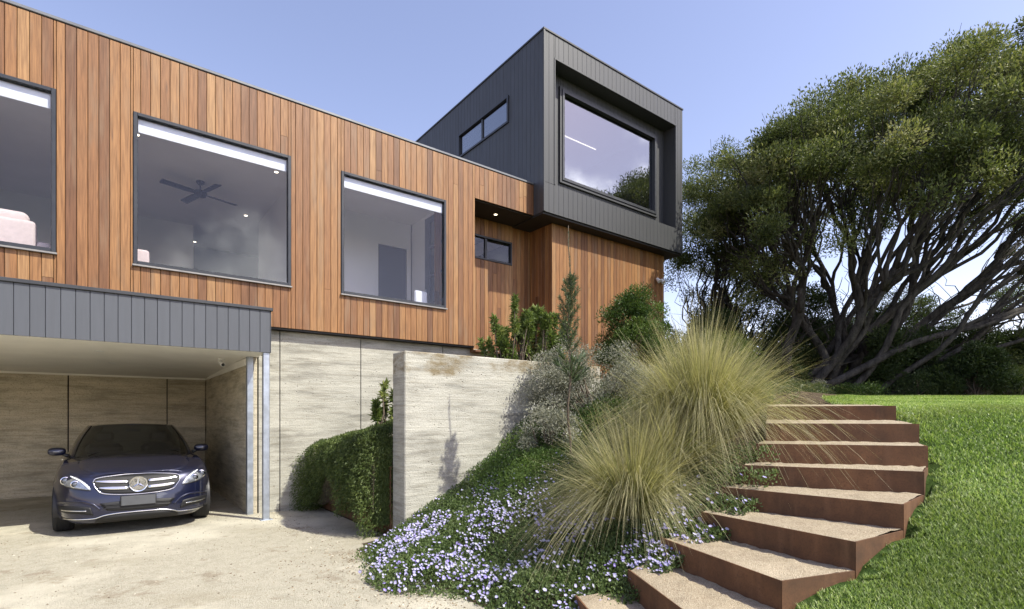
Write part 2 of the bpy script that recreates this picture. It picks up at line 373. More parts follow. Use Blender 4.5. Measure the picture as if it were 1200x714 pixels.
# ------------------------------------------------------------------ the lie of the land
BED_S = [-99, 2.4, 2.9, 3.5, 4.2, 4.7, 5.6, 6.5, 8, 12, 99]; BED_Z = [0, 0, .05, .36, .76, 1.06, 1.52, 1.75, 1.92, 2.02, 2.1]
PATH = [(0.0, -4.0), (0.3, 2.6), (0.75, 3.4), (1.05, 3.45), (1.39, 3.66), (1.86, 3.84), (2.26, 4.10), (2.61, 4.38), (2.86, 4.62), (3.12, 5.02), (3.42, 5.7), (4.2, 7.2), (8.0, 12.5), (40, 60)]
STEP_Z = [0.221 + 0.18 * k for k in range(9)]
STEP_L = [(0.47, 3.93), (0.87, 3.97), (1.187, 4.22), (1.564, 4.36), (1.81, 4.55), (2.03, 4.66), (2.23, 4.82), (2.50, 5.20), (2.85, 5.90)]
STEP_R = [(0.70, 2.55), (1.10, 2.66), (1.587, 3.108), (2.159, 3.318), (2.71, 3.653), (3.20, 4.10), (3.49, 4.43), (3.74, 4.85), (4.00, 5.50)]
STEP_L.append((3.15, 6.6)); STEP_R.append((4.15, 6.35))
def sdist(x, y):
    """signed distance to the line of the stair: positive on the lawn side"""
    best = None; sg = 1
    for (ax, ay), (bx, by) in zip(PATH[:-1], PATH[1:]):
        dx, dy = bx - ax, by - ay; q = max(0, min(1, ((x - ax) * dx + (y - ay) * dy) / (dx * dx + dy * dy)))
        ex, ey = x - ax - q * dx, y - ay - q * dy; d = ex * ex + ey * ey
        if best is None or d < best: best = d; sg = 1 if (dx * ey - dy * ex) < 0 else -1
    return sg * math.sqrt(best)
def sstep(a, b, x):
    q = max(0, min(1, (x - a) / (b - a))); return q * q * (3 - 2 * q)
def in_quad(p, q, m=0.0):
    s = None
    for i in range(4):
        a, b = q[i], q[(i + 1) % 4]; l = math.hypot(b[0]-a[0], b[1]-a[1])
        c = ((b[0]-a[0]) * (p[1]-a[1]) - (b[1]-a[1]) * (p[0]-a[0])) / l
        if c < -m: return False
    return True
QUADS = [[STEP_L[k], STEP_R[k], STEP_R[k+1], STEP_L[k+1]] for k in range(9)]
def lawn_z(x, y):
    p = 0.40 + 0.209 * (x - 1.587) + 0.2367 * (y - 3.108); c = 1.60 + 0.058 * (min(y, 12.0) - 5.0)
    k = 0.12; h = max(k - abs(p - c), 0) / k
    return max(0.0, min(p, c) - h * h * k * 0.25)
def ground_z(s, t):
    x, y, _ = h2w(s, t)
    if s < 2.3: 
        if t > 5 or s < 0.4: return 0.0
    if t > 6.2 and s < 2.94: return 0.0
    d = sdist(x, y); w = sstep(-0.35, 0.35, d)
    bed = float(np.interp(s, BED_S, BED_Z)) * sstep(-1.5, 1.6, t)
    if s > 2.94:
        up = float(np.interp(s, [2.94, 3.4, 4.2, 5.5, 7, 9, 12, 30], [1.05, 1.3, 1.62, 2.02, 2.12, 2.12, 2.05, 2.0]))
        if t > 6.2: up -= min(.42, .24 * max(0, t - 7.1)) * (1 - sstep(4.2, 6.2, s)) + .10 * (1 - sstep(3.0, 3.6, s))
        wt = sstep(4.9, 7.6, t) if s > 6.3 else (1.0 if t > 6.2 else 0.0)
        bed = bed * (1 - wt) + max(bed, up) * wt
    z = bed * (1 - w) + lawn_z(x, y) * w if w > 0 else bed
    if -0.9 < d < 1.0:
        for k in range(9):
            if in_quad((x, y), QUADS[k], 0.07): z = min(z, STEP_Z[k] - 0.06)
    return z
def gz(x, y): return ground_z(*w2h(x, y))

def make_ground():
    def axis(a, b, st, far):
        inner = list(np.arange(a, b + 1e-6, st)); lo = [a - d for d in far[::-1]]; hi = [b + d for d in far]
        return lo + inner + hi
    far = [0.5, 1, 2, 3.5, 6, 10, 18, 35, 80, 200, 500, 1200]
    ss = sorted(axis(0.4, 12.0, 0.1, far) + [2.932, 2.946]); tt = sorted(axis(-1.0, 12.0, 0.1, far) + [6.18, 6.22])
    mb = MB(); ns, nt_ = len(ss), len(tt)
    V = []; F = []; mi = []
    for i, s in enumerate(ss):
        for t in tt: V.append((s, t, ground_z(s, t)))
    for i in range(ns - 1):
        for j in range(nt_ - 1):
            a = i * nt_ + j; F.append((a, a + nt_, a + nt_ + 1, a + 1))
            x, y, _ = h2w((ss[i] + ss[i+1]) / 2, (tt[j] + tt[j+1]) / 2)
            mi.append(1 if (sdist(x, y) > 0.1 and (y < 12.2 or y > 40)) else 0)
    mb.add(V, F); mb.mi = mi
    o = mb.build('ground', [M['soil'], M['turf_soil']], smooth=True); tag(o, kind='structure')
make_ground()
def make_driveway():
    mb = MB(); rnd = random.Random(4); edge = []
    for t in np.arange(-5, 6.19, 0.25): edge.append((2.32 + 0.10 * math.sin(t * 2.1) + rnd.uniform(-.04, .04), t))
    poly = [(-14, -5)] + edge + [(2.86, 6.2), (2.86, 9.14), (1.9, 9.14), (1.9, 13.55), (-14, 13.55)]
    bm = bmesh.new(); vs = [bm.verts.new((s, t, 0.004)) for s, t in poly]; bm.faces.new(vs); bmesh.ops.triangulate(bm, faces=bm.faces)
    me = bpy.data.meshes.new('driveway'); bm.to_mesh(me); bm.free(); me.materials.append(M['driveway_gravel'])
    o = bpy.data.objects.new('driveway', me); COL.objects.link(o); put(o, (0, 0, 0), True); tag(o, kind='structure')
make_driveway()

# ------------------------------------------------------------------ the house
HB = (1.9, 9.15, 0.0)
house = thing('house', 'long timber clad house with a dark cantilevered box, pale earth walls and a carport', 'house', HB)
def boards(mb, axis, plane, a0, a1, z0, z1, holes=(), w=0.115, depth=0.022, gap=0.005, seed=1, joint=0.35, inward=1, cham=0.0035):
    """vertical boards side by side; holes are (a0, a1, z0, z1)"""
    rn = random.Random(seed); a = a0
    def piece(p, q, lo, hi, r):
        if q - p < 0.012 or hi - lo < 0.01: return
        c = min(cham, (q - p) / 4); g = gap / 2
        prof = [(p + g, depth), (p + g, c), (p + g + c, 0), (q - g - c, 0), (q - g, c), (q - g, depth)]
        def P(u, d, z): return (u, plane + d * inward, z) if axis == 's' else (plane + d * inward, u, z)
        n = 6; vs = [P(u, d, lo) for u, d in prof] + [P(u, d, hi) for u, d in prof]
        mb.add(vs, [tuple(range(n)), tuple(range(n, 2 * n))] + [(i, (i + 1) % n, n + (i + 1) % n, n + i) for i in range(n)], r)
    while a < a1 - 1e-4:
        b = min(a + w, a1); r = rn.random(); js = []
        if rn.random() < joint:
            js.append((rn.uniform(z0 + 0.3, z1 - 0.3), rn.random()))
        cuts = sorted({a, b} | {h[i] for h in holes for i in (0, 1) if a < h[i] < b})
        for p, q in zip(cuts[:-1], cuts[1:]):
            m = (p + q) / 2; iv = [(z0, z1)]
            for h in holes:
                if h[0] < m < h[1]:
                    iv = [x for lo, hi in iv for x in ((lo, min(hi, h[2])), (max(lo, h[3]), hi)) if x[1] - x[0] > 0.01]
            for lo, hi in iv:
                done = False
                for jz, r2 in js:
                    if lo + 0.05 < jz < hi - 0.05:
                        piece(p, q, lo, jz - 0.002, r); piece(p, q, jz + 0.002, hi, r2); done = True
                if not done: piece(p, q, lo, hi, r)
        a = b
def holed(mb, axis, d0, d1, a0, a1, z0, z1, holes=()):
    """a solid wall from d0 to d1 deep with rectangular openings"""
    A = sorted({a0, a1} | {x for h in holes for x in h[:2] if a0 < x < a1}); Z = sorted({z0, z1} | {x for h in holes for x in h[2:] if z0 < x < z1})
    for p, q in zip(A[:-1], A[1:]):
        run = []
        for lo, hi in zip(Z[:-1], Z[1:]):
            if not any(h[0] < (p + q) / 2 < h[1] and h[2] < (lo + hi) / 2 < h[3] for h in holes): run.append((lo, hi))
        mer = []
        for lo, hi in run:
            if mer and abs(mer[-1][1] - lo) < 1e-6: mer[-1] = (mer[-1][0], hi)
            else: mer.append((lo, hi))
        for lo, hi in mer:
            if axis == 's': mb.box(p, q, d0, d1, lo, hi)
            else: mb.box(d0, d1, p, q, lo, hi)
WIN = [(-2.62, -0.533, 3.66, 5.775), (0.275, 2.36, 3.66, 5.775), (3.18, 5.255, 3.66, 5.775)]
ZT, ZB = 6.66, 2.98
def house_shell():
    mb = MB(); boards(mb, 's', 9.0, -7.0, 5.93, ZB, ZT, WIN, seed=11)
    boards(mb, 's', 9.0, 5.93, 7.485, 6.0, ZT, seed=12)
    boards(mb, 't', 5.93, 9.025, 9.8, 2.9, 6.0, seed=13, inward=-1)
    mb.build('timber_wall', M['timber'], house)
    mb = MB(); holed(mb, 's', 9.024, 9.06, -7, 5.90, ZB + 0.01, ZT - 0.01, WIN); holed(mb, 's', 9.024, 9.06, 5.90, 7.48, 6.01, ZT - 0.01)
    mb.build('wall_backing', M['dark_soffit'], house)
    mb = MB(); holed(mb, 's', 9.062, 9.15, -7, 5.86, ZB + 0.01, 6.4, WIN); mb.build('wall_lining', M['white_paint'], house)
    # parapet flashing and roof
    mb = MB(); mb.bbox(-7.02, 7.485, 8.985, 9.12, ZT + 0.012, ZT + 0.055, 0.006); mb.build('roof_cap', M['cap_metal'], house)
    mb = MB(); mb.box(-7.0, 7.48, 9.07, 16.2, 6.42, 6.6); mb.build('roof', M['charcoal_metal'], house)
    # soffit strip beneath the boards
    mb = MB(); mb.box(1.95, 5.93, 9.026, 9.16, ZB - 0.03, ZB + 0.008); mb.build('eaves_strip', M['dark_soffit'], house)
    mb = MB(); mb.box(5.94, 7.498, 9.062, 9.8, 5.98, 6.02); mb.box(7.5, 12.49, 8.70, 9.8, 5.955, 5.995); mb.build('soffit', M['dark_soffit'], house)
    # pale rammed earth base in panels
    mb = MB(); js = [1.90, 2.226, 3.59, 5.27, 6.9, 9.0]
    for a, b in zip(js[:-1], js[1:]): mb.bbox(a + 0.006, b - 0.006, 9.15, 9.45, -0.1, ZB - 0.035, 0.006)
    mb.build('earth_wall', M['rammed'], house)
    mb = MB(); mb.box(1.9, 9.0, 9.165, 9.4, 0, ZB - 0.1); mb.build('joint_filler', M['dark_soffit'], house)
    # carport bay: side wall, back wall, slab
    mb = MB(); mb.bbox(1.75, 1.888, 9.155, 13.9, -0.1, 2.6, 0.006); mb.build('carport_side_wall', M['rammed_ochre'], house)
    mb = MB(); js = [-9, -7.18, -5.54, -3.9, -2.27, -0.626, 1.014, 1.744]
    for k in range(len(js) - 1): mb.bbox(js[k] + 0.011, js[k+1] - 0.011, 13.6, 13.9, -0.1, 2.6, 0.006)
    mb.build('carport_back_wall', M['rammed_ochre'], house)
    mb = MB(); mb.box(-9, 1.74, 13.66, 13.8, 0, 2.5); mb.build('carport_joint_filler', M['dark_soffit'], house)
    mb = MB(); mb.box(-9.2, -9.0, 9.0, 13.9, -0.1, 2.9); mb.build('carport_far_wall', M['rammed_ochre'], house)
    mb = MB(); mb.add([(-9, 8.49, 2.505), (1.89, 8.49, 2.505), (1.89, 13.7, 2.39), (-9, 13.7, 2.39), (-9, 8.49, 2.56), (1.89, 8.49, 2.56), (1.89, 13.7, 2.56), (-9, 13.7, 2.56)],
                      [(0,3,2,1),(4,5,6,7),(0,1,5,4),(1,2,6,5),(2,3,7,6),(3,0,4,7)]); mb.build('carport_ceiling', M['soffit_board'], house)
    mb = MB(); mb.box(-9, 1.76, 13.56, 13.598, 2.36, 2.395); mb.box(1.725, 1.748, 9.2, 13.55, 2.36, 2.47)
    mb.build('cornice_trim', M['soffit_board'], house)
    mb = MB(); boards(mb, 's', 8.45, -9, 1.935, 2.50, 3.115, w=0.14, gap=0.004, seed=21, joint=0.0)
    boards(mb, 't', 1.935, 8.473, 9.0, 2.50, 3.115, w=0.14, gap=0.004, seed=22, joint=0.0, inward=-1)
    mb.box(-9, 1.91, 8.474, 8.489, 2.501, 3.11)
    mb.build('carport_fascia', M['grey_cladding'], house)
    mb = MB(); mb.bbox(-9, 1.955, 8.425, 8.999, 3.118, 3.165, 0.006); mb.box(-9, 1.9, 8.492, 8.999, 3.0, 3.116); mb.build('carport_roof', M['charcoal_metal'], house)
    mb = MB(); mb.bbox(1.83, 1.92, 8.475, 8.565, 0, 2.503, 0.008); mb.bbox(1.79, 1.96, 8.44, 8.60, 0, 0.012, 0.003)
    mb.build('carport_post', M['galvanised'], house)
    mb = MB(); mb.box(1.735, 1.82, 9.105, 9.148, 0, 2.49); mb.box(1.735, 1.745, 9.148, 9.22, 0, 2.49); mb.build('wall_channel', M['galvanised'], house)
house_shell()
def window(a0, a1, z0, z1, plane, axis='s', fw=0.05, d=0.075, proud=0.02, glass='glass', mull=(), sill=True, fmat='frame_metal', inward=1):
    """frame with pane (and sill) set in an opening"""
    def B(mb, u0, u1, p0, p1, q0, q1, c=0.004):
        lo, hi = sorted((plane + p0 * inward, plane + p1 * inward))
        if axis == 's': mb.bbox(u0, u1, lo, hi, q0, q1, c)
        else: mb.bbox(lo, hi, u0, u1, q0, q1, c)
    mb = MB(); g = 0.002
    B(mb, a0 + g, a0 + fw, -proud, d, z0 + g, z1 - g); B(mb, a1 - fw, a1 - g, -proud, d, z0 + g, z1 - g)
    B(mb, a0 + fw + .001, a1 - fw - .001, -proud, d, z1 - fw, z1 - g); B(mb, a0 + fw + .001, a1 - fw - .001, -proud, d, z0 + g, z0 + fw)
    for m in mull: B(mb, m - 0.03, m + 0.03, 0.0, d - .01, z0 + fw + .001, z1 - fw - .001)
    w = mb.build('window', M[fmat], house)
    mb = MB(); es = [a0 + fw - .008] + [x for m in mull for x in (m - .022, m + .022)] + [a1 - fw + .008]
    for p, q in zip(es[::2], es[1::2]): B(mb, p, q, 0.028, 0.034, z0 + fw - .008, z1 - fw + .008, 0.001)
    mb.build('pane', M[glass], w)
    if sill:
        mb = MB(); B(mb, a0 - 0.01, a1 + 0.01, -0.045, 0.0, z0 - 0.026, z0 - 0.002, 0.003); mb.build('sill', M['sill_metal'], w)
    return w
for w_ in WIN: window(*w_, 9.0)
def recess():
    mb = MB(); H = [(5.95, 7.49, 5.06, 5.6)]
    boards(mb, 's', 9.8, 5.45, 8.03, 2.9, 6.0, H, seed=31)
    mb.build('entry_wall', M['timber'], house)
    mb = MB(); holed(mb, 's', 9.823, 9.95, 5.6, 8.0, 2.9, 6.0, H); mb.build('entry_wall_backing', M['dark_soffit'], house)
    window(5.95, 7.49, 5.06, 5.6, 9.8, mull=(6.76,), sill=False, fw=0.045)
    mb = MB()
    for k in range(7): mb.bbox(5.90, 8.02, 8.93 + k * 0.125, 8.93 + k * 0.125 + 0.118, 2.86, 2.9, 0.005, r=(k * 0.37) % 1)
    for k in range(2): mb.bbox(5.9, 7.6, 8.45 + k * 0.23, 8.66 + k * 0.23, 2.48 + k * 0.18, 2.53 + k * 0.18, 0.005, r=(k * 0.61) % 1)
    mb.build('entry_deck', M['timber'], house)
    mb = MB(); boards(mb, 's', 9.0, 8.03, 12.14, 1.7, 5.95, seed=41, joint=0.25)
    boards(mb, 't', 8.03, 9.025, 9.8, 1.7, 5.95, seed=42); boards(mb, 't', 12.14, 9.025, 13, 1.7, 5.95, seed=43, inward=-1)
    mb.build('lower_timber_wall', M['timber'], house)
    mb = MB(); mb.box(8.054, 12.116, 9.026, 13, 1.5, 5.94); mb.build('lower_wall_core', M['dark_soffit'], house)
recess()
TS0, TS1, TT0, TT1, TZ0, TZ1 = 7.49, 12.5, 8.66, 16.4, 6.0, 9.93
OP = (7.82, 12.18, 6.64, 9.40); TW = (8.32, 11.77, 7.0, 9.1)
def tower():
    mb = MB()
    boards(mb, 's', TT0, TS0, TS1, 6.645, TZ1, [OP], w=0.145, gap=0.003, seed=51, joint=0)
    boards(mb, 's', TT0, TS0, TS1, TZ0, 6.638, w=0.145, gap=0.003, seed=52, joint=0)
    SW = (9.92, 12.16, 8.46, 9.11)
    boards(mb, 't', TS0, TT0 + .024, TT1, TZ0, TZ1, [SW], w=0.145, gap=0.003, seed=53, joint=0)
    boards(mb, 't', TS1, TT0 + .024, TT1, TZ0, TZ1, w=0.145, gap=0.003, seed=54, joint=0, inward=-1)
    boards(mb, 's', 9.03, OP[0], OP[1], OP[2], OP[3], [TW], w=0.145, gap=0.003, seed=55, joint=0)
    mb.build('box_cladding', M['dark_cladding'], house)
    mb = MB()
    holed(mb, 's', TT0 + .025, TT0 + .08, TS0 + .03, TS1 - .03, TZ0 + .01, TZ1 - .01, [OP])
    mb.box(OP[0] - .02, OP[0] - .001, TT0 + .081, 9.10, OP[2], OP[3]); mb.box(OP[1] + .001, OP[1] + .02, TT0 + .081, 9.10, OP[2], OP[3])
    mb.box(OP[0] - .02, OP[1] + .02, TT0 + .081, 9.10, OP[3] + .001, OP[3] + .02); mb.box(OP[0] - .02, OP[1] + .02, TT0 + .081, 9.10, OP[2] - .02, OP[2] - .001)
    holed(mb, 't', TS0 + .025, TS0 + .10, TT0 + .09, TT1, TZ0 + .01, TZ1 - .01, [SW])
    mb.box(TS1 - .10, TS1 - .025, TT0 + .09, TT1, TZ0 + .01, TZ1 - .01)
    holed(mb, 's', 9.054, 9.10, OP[0], OP[1], OP[2], OP[3], [TW]); mb.box(TS0 + .03, TS1 - .03, TT1 - .05, TT1, TZ0, TZ1)
    mb.build('box_lining', M['dark_cladding'], house)
    mb = MB(); mb.bbox(TS0 - .02, TS1 + .02, TT0 - .02, TT0 + .12, TZ1 + .002, TZ1 + .045, .005); mb.bbox(TS0 - .02, TS0 + .12, TT0 + .121, TT1, TZ1 + .002, TZ1 + .045, .005)
    mb.bbox(TS1 - .12, TS1 + .02, TT0 + .121, TT1, TZ1 + .002, TZ1 + .045, .005); mb.build('box_roof_cap', M['charcoal_metal'], house)
    mb = MB(); mb.box(TS0 + .1, TS1 - .1, TT0 + .1, TT1, 9.62, 9.8); mb.build('box_roof', M['charcoal_metal'], house)
    mb = MB(); fr = 0.012
    for (a, b, c, d) in ((OP[0] - .035, OP[0] - .002, OP[2], OP[3]), (OP[1] + .002, OP[1] + .035, OP[2], OP[3]), (OP[0] - .035, OP[1] + .035, OP[3] + .002, OP[3] + .035)):
        mb.bbox(a, b, TT0 - fr, TT0 - .001, c, d, .003)
    mb.bbox(TS0 - .014, TS0 + .03, TT0 - .014, TT0 - .001, TZ0, TZ1, .003)
    mb.build('corner_trim', M['dark_cladding'], house)
    mb = MB(); mb.box(TS0 + .11, TS1 - .11, 9.11, TT1 - .06, 9.56, 9.6); mb.build('box_ceiling', M['ceiling_paint'], house)
    mb = MB(); mb.box(TS0 + .11, TS1 - .11, 9.11, TT1 - .06, 6.3, 6.36); mb.build('box_floor', M['floor_board'], house)
    mb = MB(); mb.box(TS0 + .11, TS1 - .11, 13.4, 13.5, 6.37, 9.55); mb.box(TS1 - .2, TS1 - .11, 9.11, 13.39, 6.37, 9.55); mb.build('box_inner_wall', M['white_paint'], house)
    w = window(*TW, 9.03, fw=0.07, d=0.09, proud=0.07, glass='glass_sky', sill=False, fmat='charcoal_metal')
    mb = MB(); e = .028
    for (a, b, c, d) in ((TW[0] - .06, TW[0] - .003, TW[2] - .06, TW[3] + .06), (TW[1] + .003, TW[1] + .06, TW[2] - .06, TW[3] + .06), (TW[0] - .002, TW[1] + .002, TW[3] + .003, TW[3] + .06), (TW[0] - .002, TW[1] + .002, TW[2] - .06, TW[2] - .003)):
        mb.bbox(a, b, 9.03 - .05, 9.03 - .001, c, d, .004)
    mb.build('surround', M['dark_cladding'], w)
    window(9.92, 12.16, 8.46, 9.11, TS0, axis='t', fw=0.055, proud=0.03, mull=(11.05,), glass='glass_sky', sill=False, fmat='charcoal_metal')
tower()
def interior():
    mb = MB(); mb.box(-7, 5.86, 9.152, 16.1, 2.99, 3.2); mb.build('floor', M['floor_board'], house)
    mb = MB(); mb.box(-7, 5.9, 9.152, 16.1, 6.0, 6.06); mb.build('ceiling', M['ceiling_paint'], house)
    mb = MB(); mb.box(-7, 1.58, 14.3, 14.4, 3.2, 6.0); mb.box(2.75, 2.85, 9.16, 13.2, 3.2, 6.0); mb.box(-7.0, -6.9, 9.1, 16, 3.0, 6.4)
    holed(mb, 's', 11.2, 11.3, 2.86, 5.6, 3.2, 6.0, [(4.80, 5.5, 3.2, 5.42)])
    holed(mb, 't', 5.62, 5.70, 9.16, 11.19, 3.2, 6.0, [(9.55, 10.5, 3.2, 5.92)])
    mb.build('partition', M['white_paint'], house)
    mb = MB(); mb.box(-7, 8, 16.0, 16.15, 3, 6.4); mb.build('rear_wall', M['dark_wall'], house)
    mb = MB(); mb.box(5.80, 5.86, 9.16, 16, 3.2, 6.0); mb.build('side_wall', M['white_paint'], house)
    mb = MB(); mb.bbox(4.81, 5.49, 11.22, 11.26, 3.21, 5.41, .004); d = mb.build('interior_door', M['door_grey'], house)
    mb = MB()
    for a, b, c, e in ((9.55, 9.62, 3.2, 5.92), (10.30, 10.5, 3.2, 5.92), (9.62, 10.30, 5.80, 5.92), (9.62, 10.30, 3.2, 3.35), (9.62, 10.30, 3.98, 4.04), (9.62, 10.30, 4.6, 4.66), (9.62, 10.30, 5.22, 5.28)): mb.bbox(5.59, 5.64, a + .001, b - .001, c + .001, e - .001, .003)
    g = mb.build('glazed_door', M['door_grey'], house)
    mb = MB(); mb.box(5.61, 5.617, 9.62, 10.30, 3.35, 5.8); mb.build('pane', M['glass'], g)
    mb = MB(); mb.bbox(5.55, 5.585, 10.37, 10.42, 4.12, 4.34, .004); mb.tube([(5.55, 10.395, 4.25), (5.53, 10.395, 4.25), (5.53, 10.28, 4.25)], .011, 6); mb.build('handle', M['chrome'], g)
    mb = MB()
    for k in range(7): mb.tube([(3.05, 9.9, 3.75 + k * .13), (3.05, 11.15, 3.75 + k * .13)], .008, 5)
    mb.bbox(3.03, 3.07, 9.86, 9.90, 3.2, 4.6, .003); mb.bbox(3.03, 3.07, 9.86, 11.18, 4.6, 4.64, .003); mb.build('stair_railing', M['frame_metal'], house)
    def soft(name, mat, x0, x1, y0, y1, z0, z1, w, parent):
        mb = MB(); mb.box(x0, x1, y0, y1, z0, z1); o = mb.build(name, M[mat], parent, smooth=True)
        b = o.modifiers.new('rounded', 'BEVEL'); b.width = w; b.segments = 5; return o
    names = ['white roller blind above the sofa, in the window cut by the frame edge', 'white roller blind at the head of the window showing a ceiling fan', 'white roller blind at the head of the window showing a grey door']
    for (a, b, c, d_), nm in zip(WIN, names):
        t = thing('roller_blind', nm, 'blind', ((a + b) / 2, 9.2, d_), group='roller blinds inside the timber front')
        mb = MB(); mb.lathe([(.026, 0), (.026, b - a - .14)], (a + .07, 9.078, d_ - .085), 'x', 14); mb.build('roller', M['blind_fabric'], t, smooth=False)
        mb = MB(); mb.box(a + .06, b - .06, 9.046, 9.050, d_ - .235, d_ - .085); mb.build('fabric', M['blind_fabric'], t)
        mb = MB(); mb.bbox(a + .06, b - .06, 9.042, 9.054, d_ - .255, d_ - .236, .004); mb.build('bottom_bar', M['white_plastic'], t)
    t = thing('ceiling_fan', 'dark four bladed ceiling fan hanging from the room ceiling behind the window', 'fan', (1.39, 11.54, 6.0))
    mb = MB(); mb.lathe([(.075, 0), (.075, -.03), (.03, -.07), (.014, -.075), (.014, -.16), (.05, -.17)], (1.39, 11.54, 6.0), seg=18); mb.build('rod', M['fan_metal'], t, smooth=True)
    mb = MB(); mb.lathe([(.05, -.17), (.10, -.19), (.115, -.23), (.09, -.28), (.0, -.295)], (1.39, 11.54, 6.0), seg=20); mb.build('hub', M['fan_metal'], t, smooth=True)
    for k in range(4):
        a = math.radians(18 + 90 * k); mb = MB(); c, s_ = math.cos(a), math.sin(a); V = []
        for zz in (0, .012):
            for (u, v) in ((.09, -.035), (.22, -.06), (.66, -.065), (.68, -.05), (.68, .05), (.66, .065), (.22, .06), (.09, .035)):
                V.append((1.39 + u * c - v * s_, 11.54 + u * s_ + v * c, 5.765 + zz + v * .22))
        mb.add(V, [tuple(range(8)), tuple(range(8, 16))] + [(i, (i + 1) % 8, 8 + (i + 1) % 8, 8 + i) for i in range(8)]); mb.build('blade', M['fan_metal'], t)
    def light(s, t_, z, label, group=None, lens='lamp_glow'):
        o = thing('downlight', label, 'light', (s, t_, z), group=group)
        mb = MB(); mb.lathe([(.035, -.004), (.055, -.006), (.056, .0)], (s, t_, z), seg=18); mb.build('trim_ring', M['white_plastic'], o)
        mb = MB(); mb.lathe([(.0, -.007), (.034, -.007), (.034, -.004)], (s, t_, z), seg=18); mb.build('lens', M[lens], o); return o
    G = 'downlights in the room with the fan'
    light(0.36, 10.22, 5.998, 'lit downlight by the upper corner of the fan window nearest the sofa room', G)
    light(2.43, 10.24, 5.998, 'lit downlight just behind the blind, on the grey door side of the fan', G)
    light(2.42, 12.87, 5.998, 'lit downlight deeper in the room, just below the fan blades', G)
    light(1.75, 15.6, 5.998, 'lit downlight farthest back, low in the fan window above the reflected cloud', G)
    G2 = 'downlights in the carport ceiling'
    light(-0.1, 9.55, 2.482, 'small downlight in the carport ceiling nearer the grey fascia', G2, 'white_plastic')
    light(0.05, 11.1, 2.447, 'small downlight in the carport ceiling nearer the back wall', G2, 'white_plastic')
    light(6.75, 9.42, 5.978, 'small downlight in the dark soffit of the entry recess')
    # linear light in the upper room
    t = thing('ceiling_strip_light', 'thin lit strip light on the ceiling of the upper dark box', 'light', (9.6, 11.2, 9.56))
    mb = MB(); mb.box(8.6, 11.6, 11.0, 11.05, 9.53, 9.558); mb.build('housing', M['white_plastic'], t)
    mb = MB(); mb.box(8.62, 11.58, 11.005, 11.045, 9.522, 9.529); mb.build('diffuser', M['lamp_glow'], t)
    # sofa in the first room
    t = thing('sofa', 'pale pink beige sofa with its back to the window', 'sofa', (-1.9, 9.8, 3.2))
    soft('seat', 'sofa_fabric', -2.95, -0.75, 9.30, 10.25, 3.28, 3.62, .06, t)
    soft('backrest', 'sofa_fabric', -2.95, -0.75, 9.26, 9.48, 3.62, 4.10, .05, t)
    for a, b in ((-3.1, -2.951), (-0.749, -0.6)):
        soft('armrest', 'sofa_fabric', a, b, 9.27, 10.25, 3.28, 3.85, .05, t)
    for a in (-2.9, -2.2, -1.5):
        soft('cushion', 'sofa_fabric', a, a + .68, 9.30, 9.52, 4.0, 4.22, .085, t)
    for a in (-2.9, -0.85):
        mb = MB(); mb.bbox(a, a + .05, 9.35, 9.4, 3.2, 3.28, .004); mb.build('leg', M['black_plastic'], t); mb = MB(); mb.bbox(a, a + .05, 10.1, 10.15, 3.2, 3.28, .004); mb.build('leg', M['black_plastic'], t)
    t = thing('armchair', 'pale armchair back at the low corner of the fan window', 'chair', (0.3, 9.6, 3.2))
    soft('backrest', 'sofa_fabric', -0.15, .48, 9.36, 9.47, 3.5, 3.98, .04, t)
    soft('seat', 'sofa_fabric', -0.15, .48, 9.475, 9.95, 3.42, 3.6, .04, t)
    for a in (-.12, .44):
        for b in (9.4, 9.88):
            mb = MB(); mb.tube([(a, b, 3.2), (a, b, 3.43)], .018, 6); mb.build('leg', M['frame_metal'], t)
    t = thing('dining_chair', 'white rounded chair back beside the glazed door', 'chair', (4.95, 9.6, 3.2))
    mb = MB(); mb.bbox(4.80, 5.08, 9.42, 9.48, 3.5, 4.04, .025); mb.build('backrest', M['white_paint'], t)
    mb = MB(); mb.bbox(4.78, 5.10, 9.485, 9.9, 3.60, 3.66, .02); mb.build('seat', M['white_paint'], t)
    for a in (4.81, 5.07):
        for b in (9.52, 9.86):
            mb = MB(); mb.tube([(a, b, 3.2), (a, b, 3.61)], .014, 6); mb.build('leg', M['frame_metal'], t)
interior()
def fittings():
    t = thing('security_camera', 'small white security camera on the carport ceiling by the side wall', 'camera', (1.45, 9.6, 2.48))
    mb = MB(); mb.lathe([(.05, 0), (.05, -.015), (.02, -.03)], (1.45, 9.6, 2.478), seg=16); mb.tube([(1.45, 9.6, 2.45), (1.45, 9.58, 2.41)], .012, 8); mb.build('bracket', M['white_plastic'], t)
    mb = MB(); mb.tube([(1.44, 9.66, 2.425), (1.455, 9.50, 2.375)], [.034, .034], 14); mb.build('housing', M['white_plastic'], t)
    mb = MB(); mb.tube([(1.4555, 9.499, 2.3747), (1.4565, 9.49, 2.372)], [.026, .024], 14); mb.build('lens', M['black_plastic'], t)
    t = thing('wall_light', 'small twin spotlight high on the timber wall near its far corner', 'light', (11.85, 8.99, 5.25))
    mb = MB(); mb.lathe([(.05, 0), (.05, -.03)], (11.85, 8.998, 5.25), 'y', 14); mb.build('bracket', M['white_plastic'], t)
    for dx in (-.09, .09):
        mb = MB(); mb.tube([(11.85 + dx * .3, 8.96, 5.25), (11.85 + dx, 8.93, 5.25), (11.85 + dx, 8.86, 5.17)], [.012, .04, .055], 12); mb.build('lamp_head', M['white_plastic'], t)
fittings()
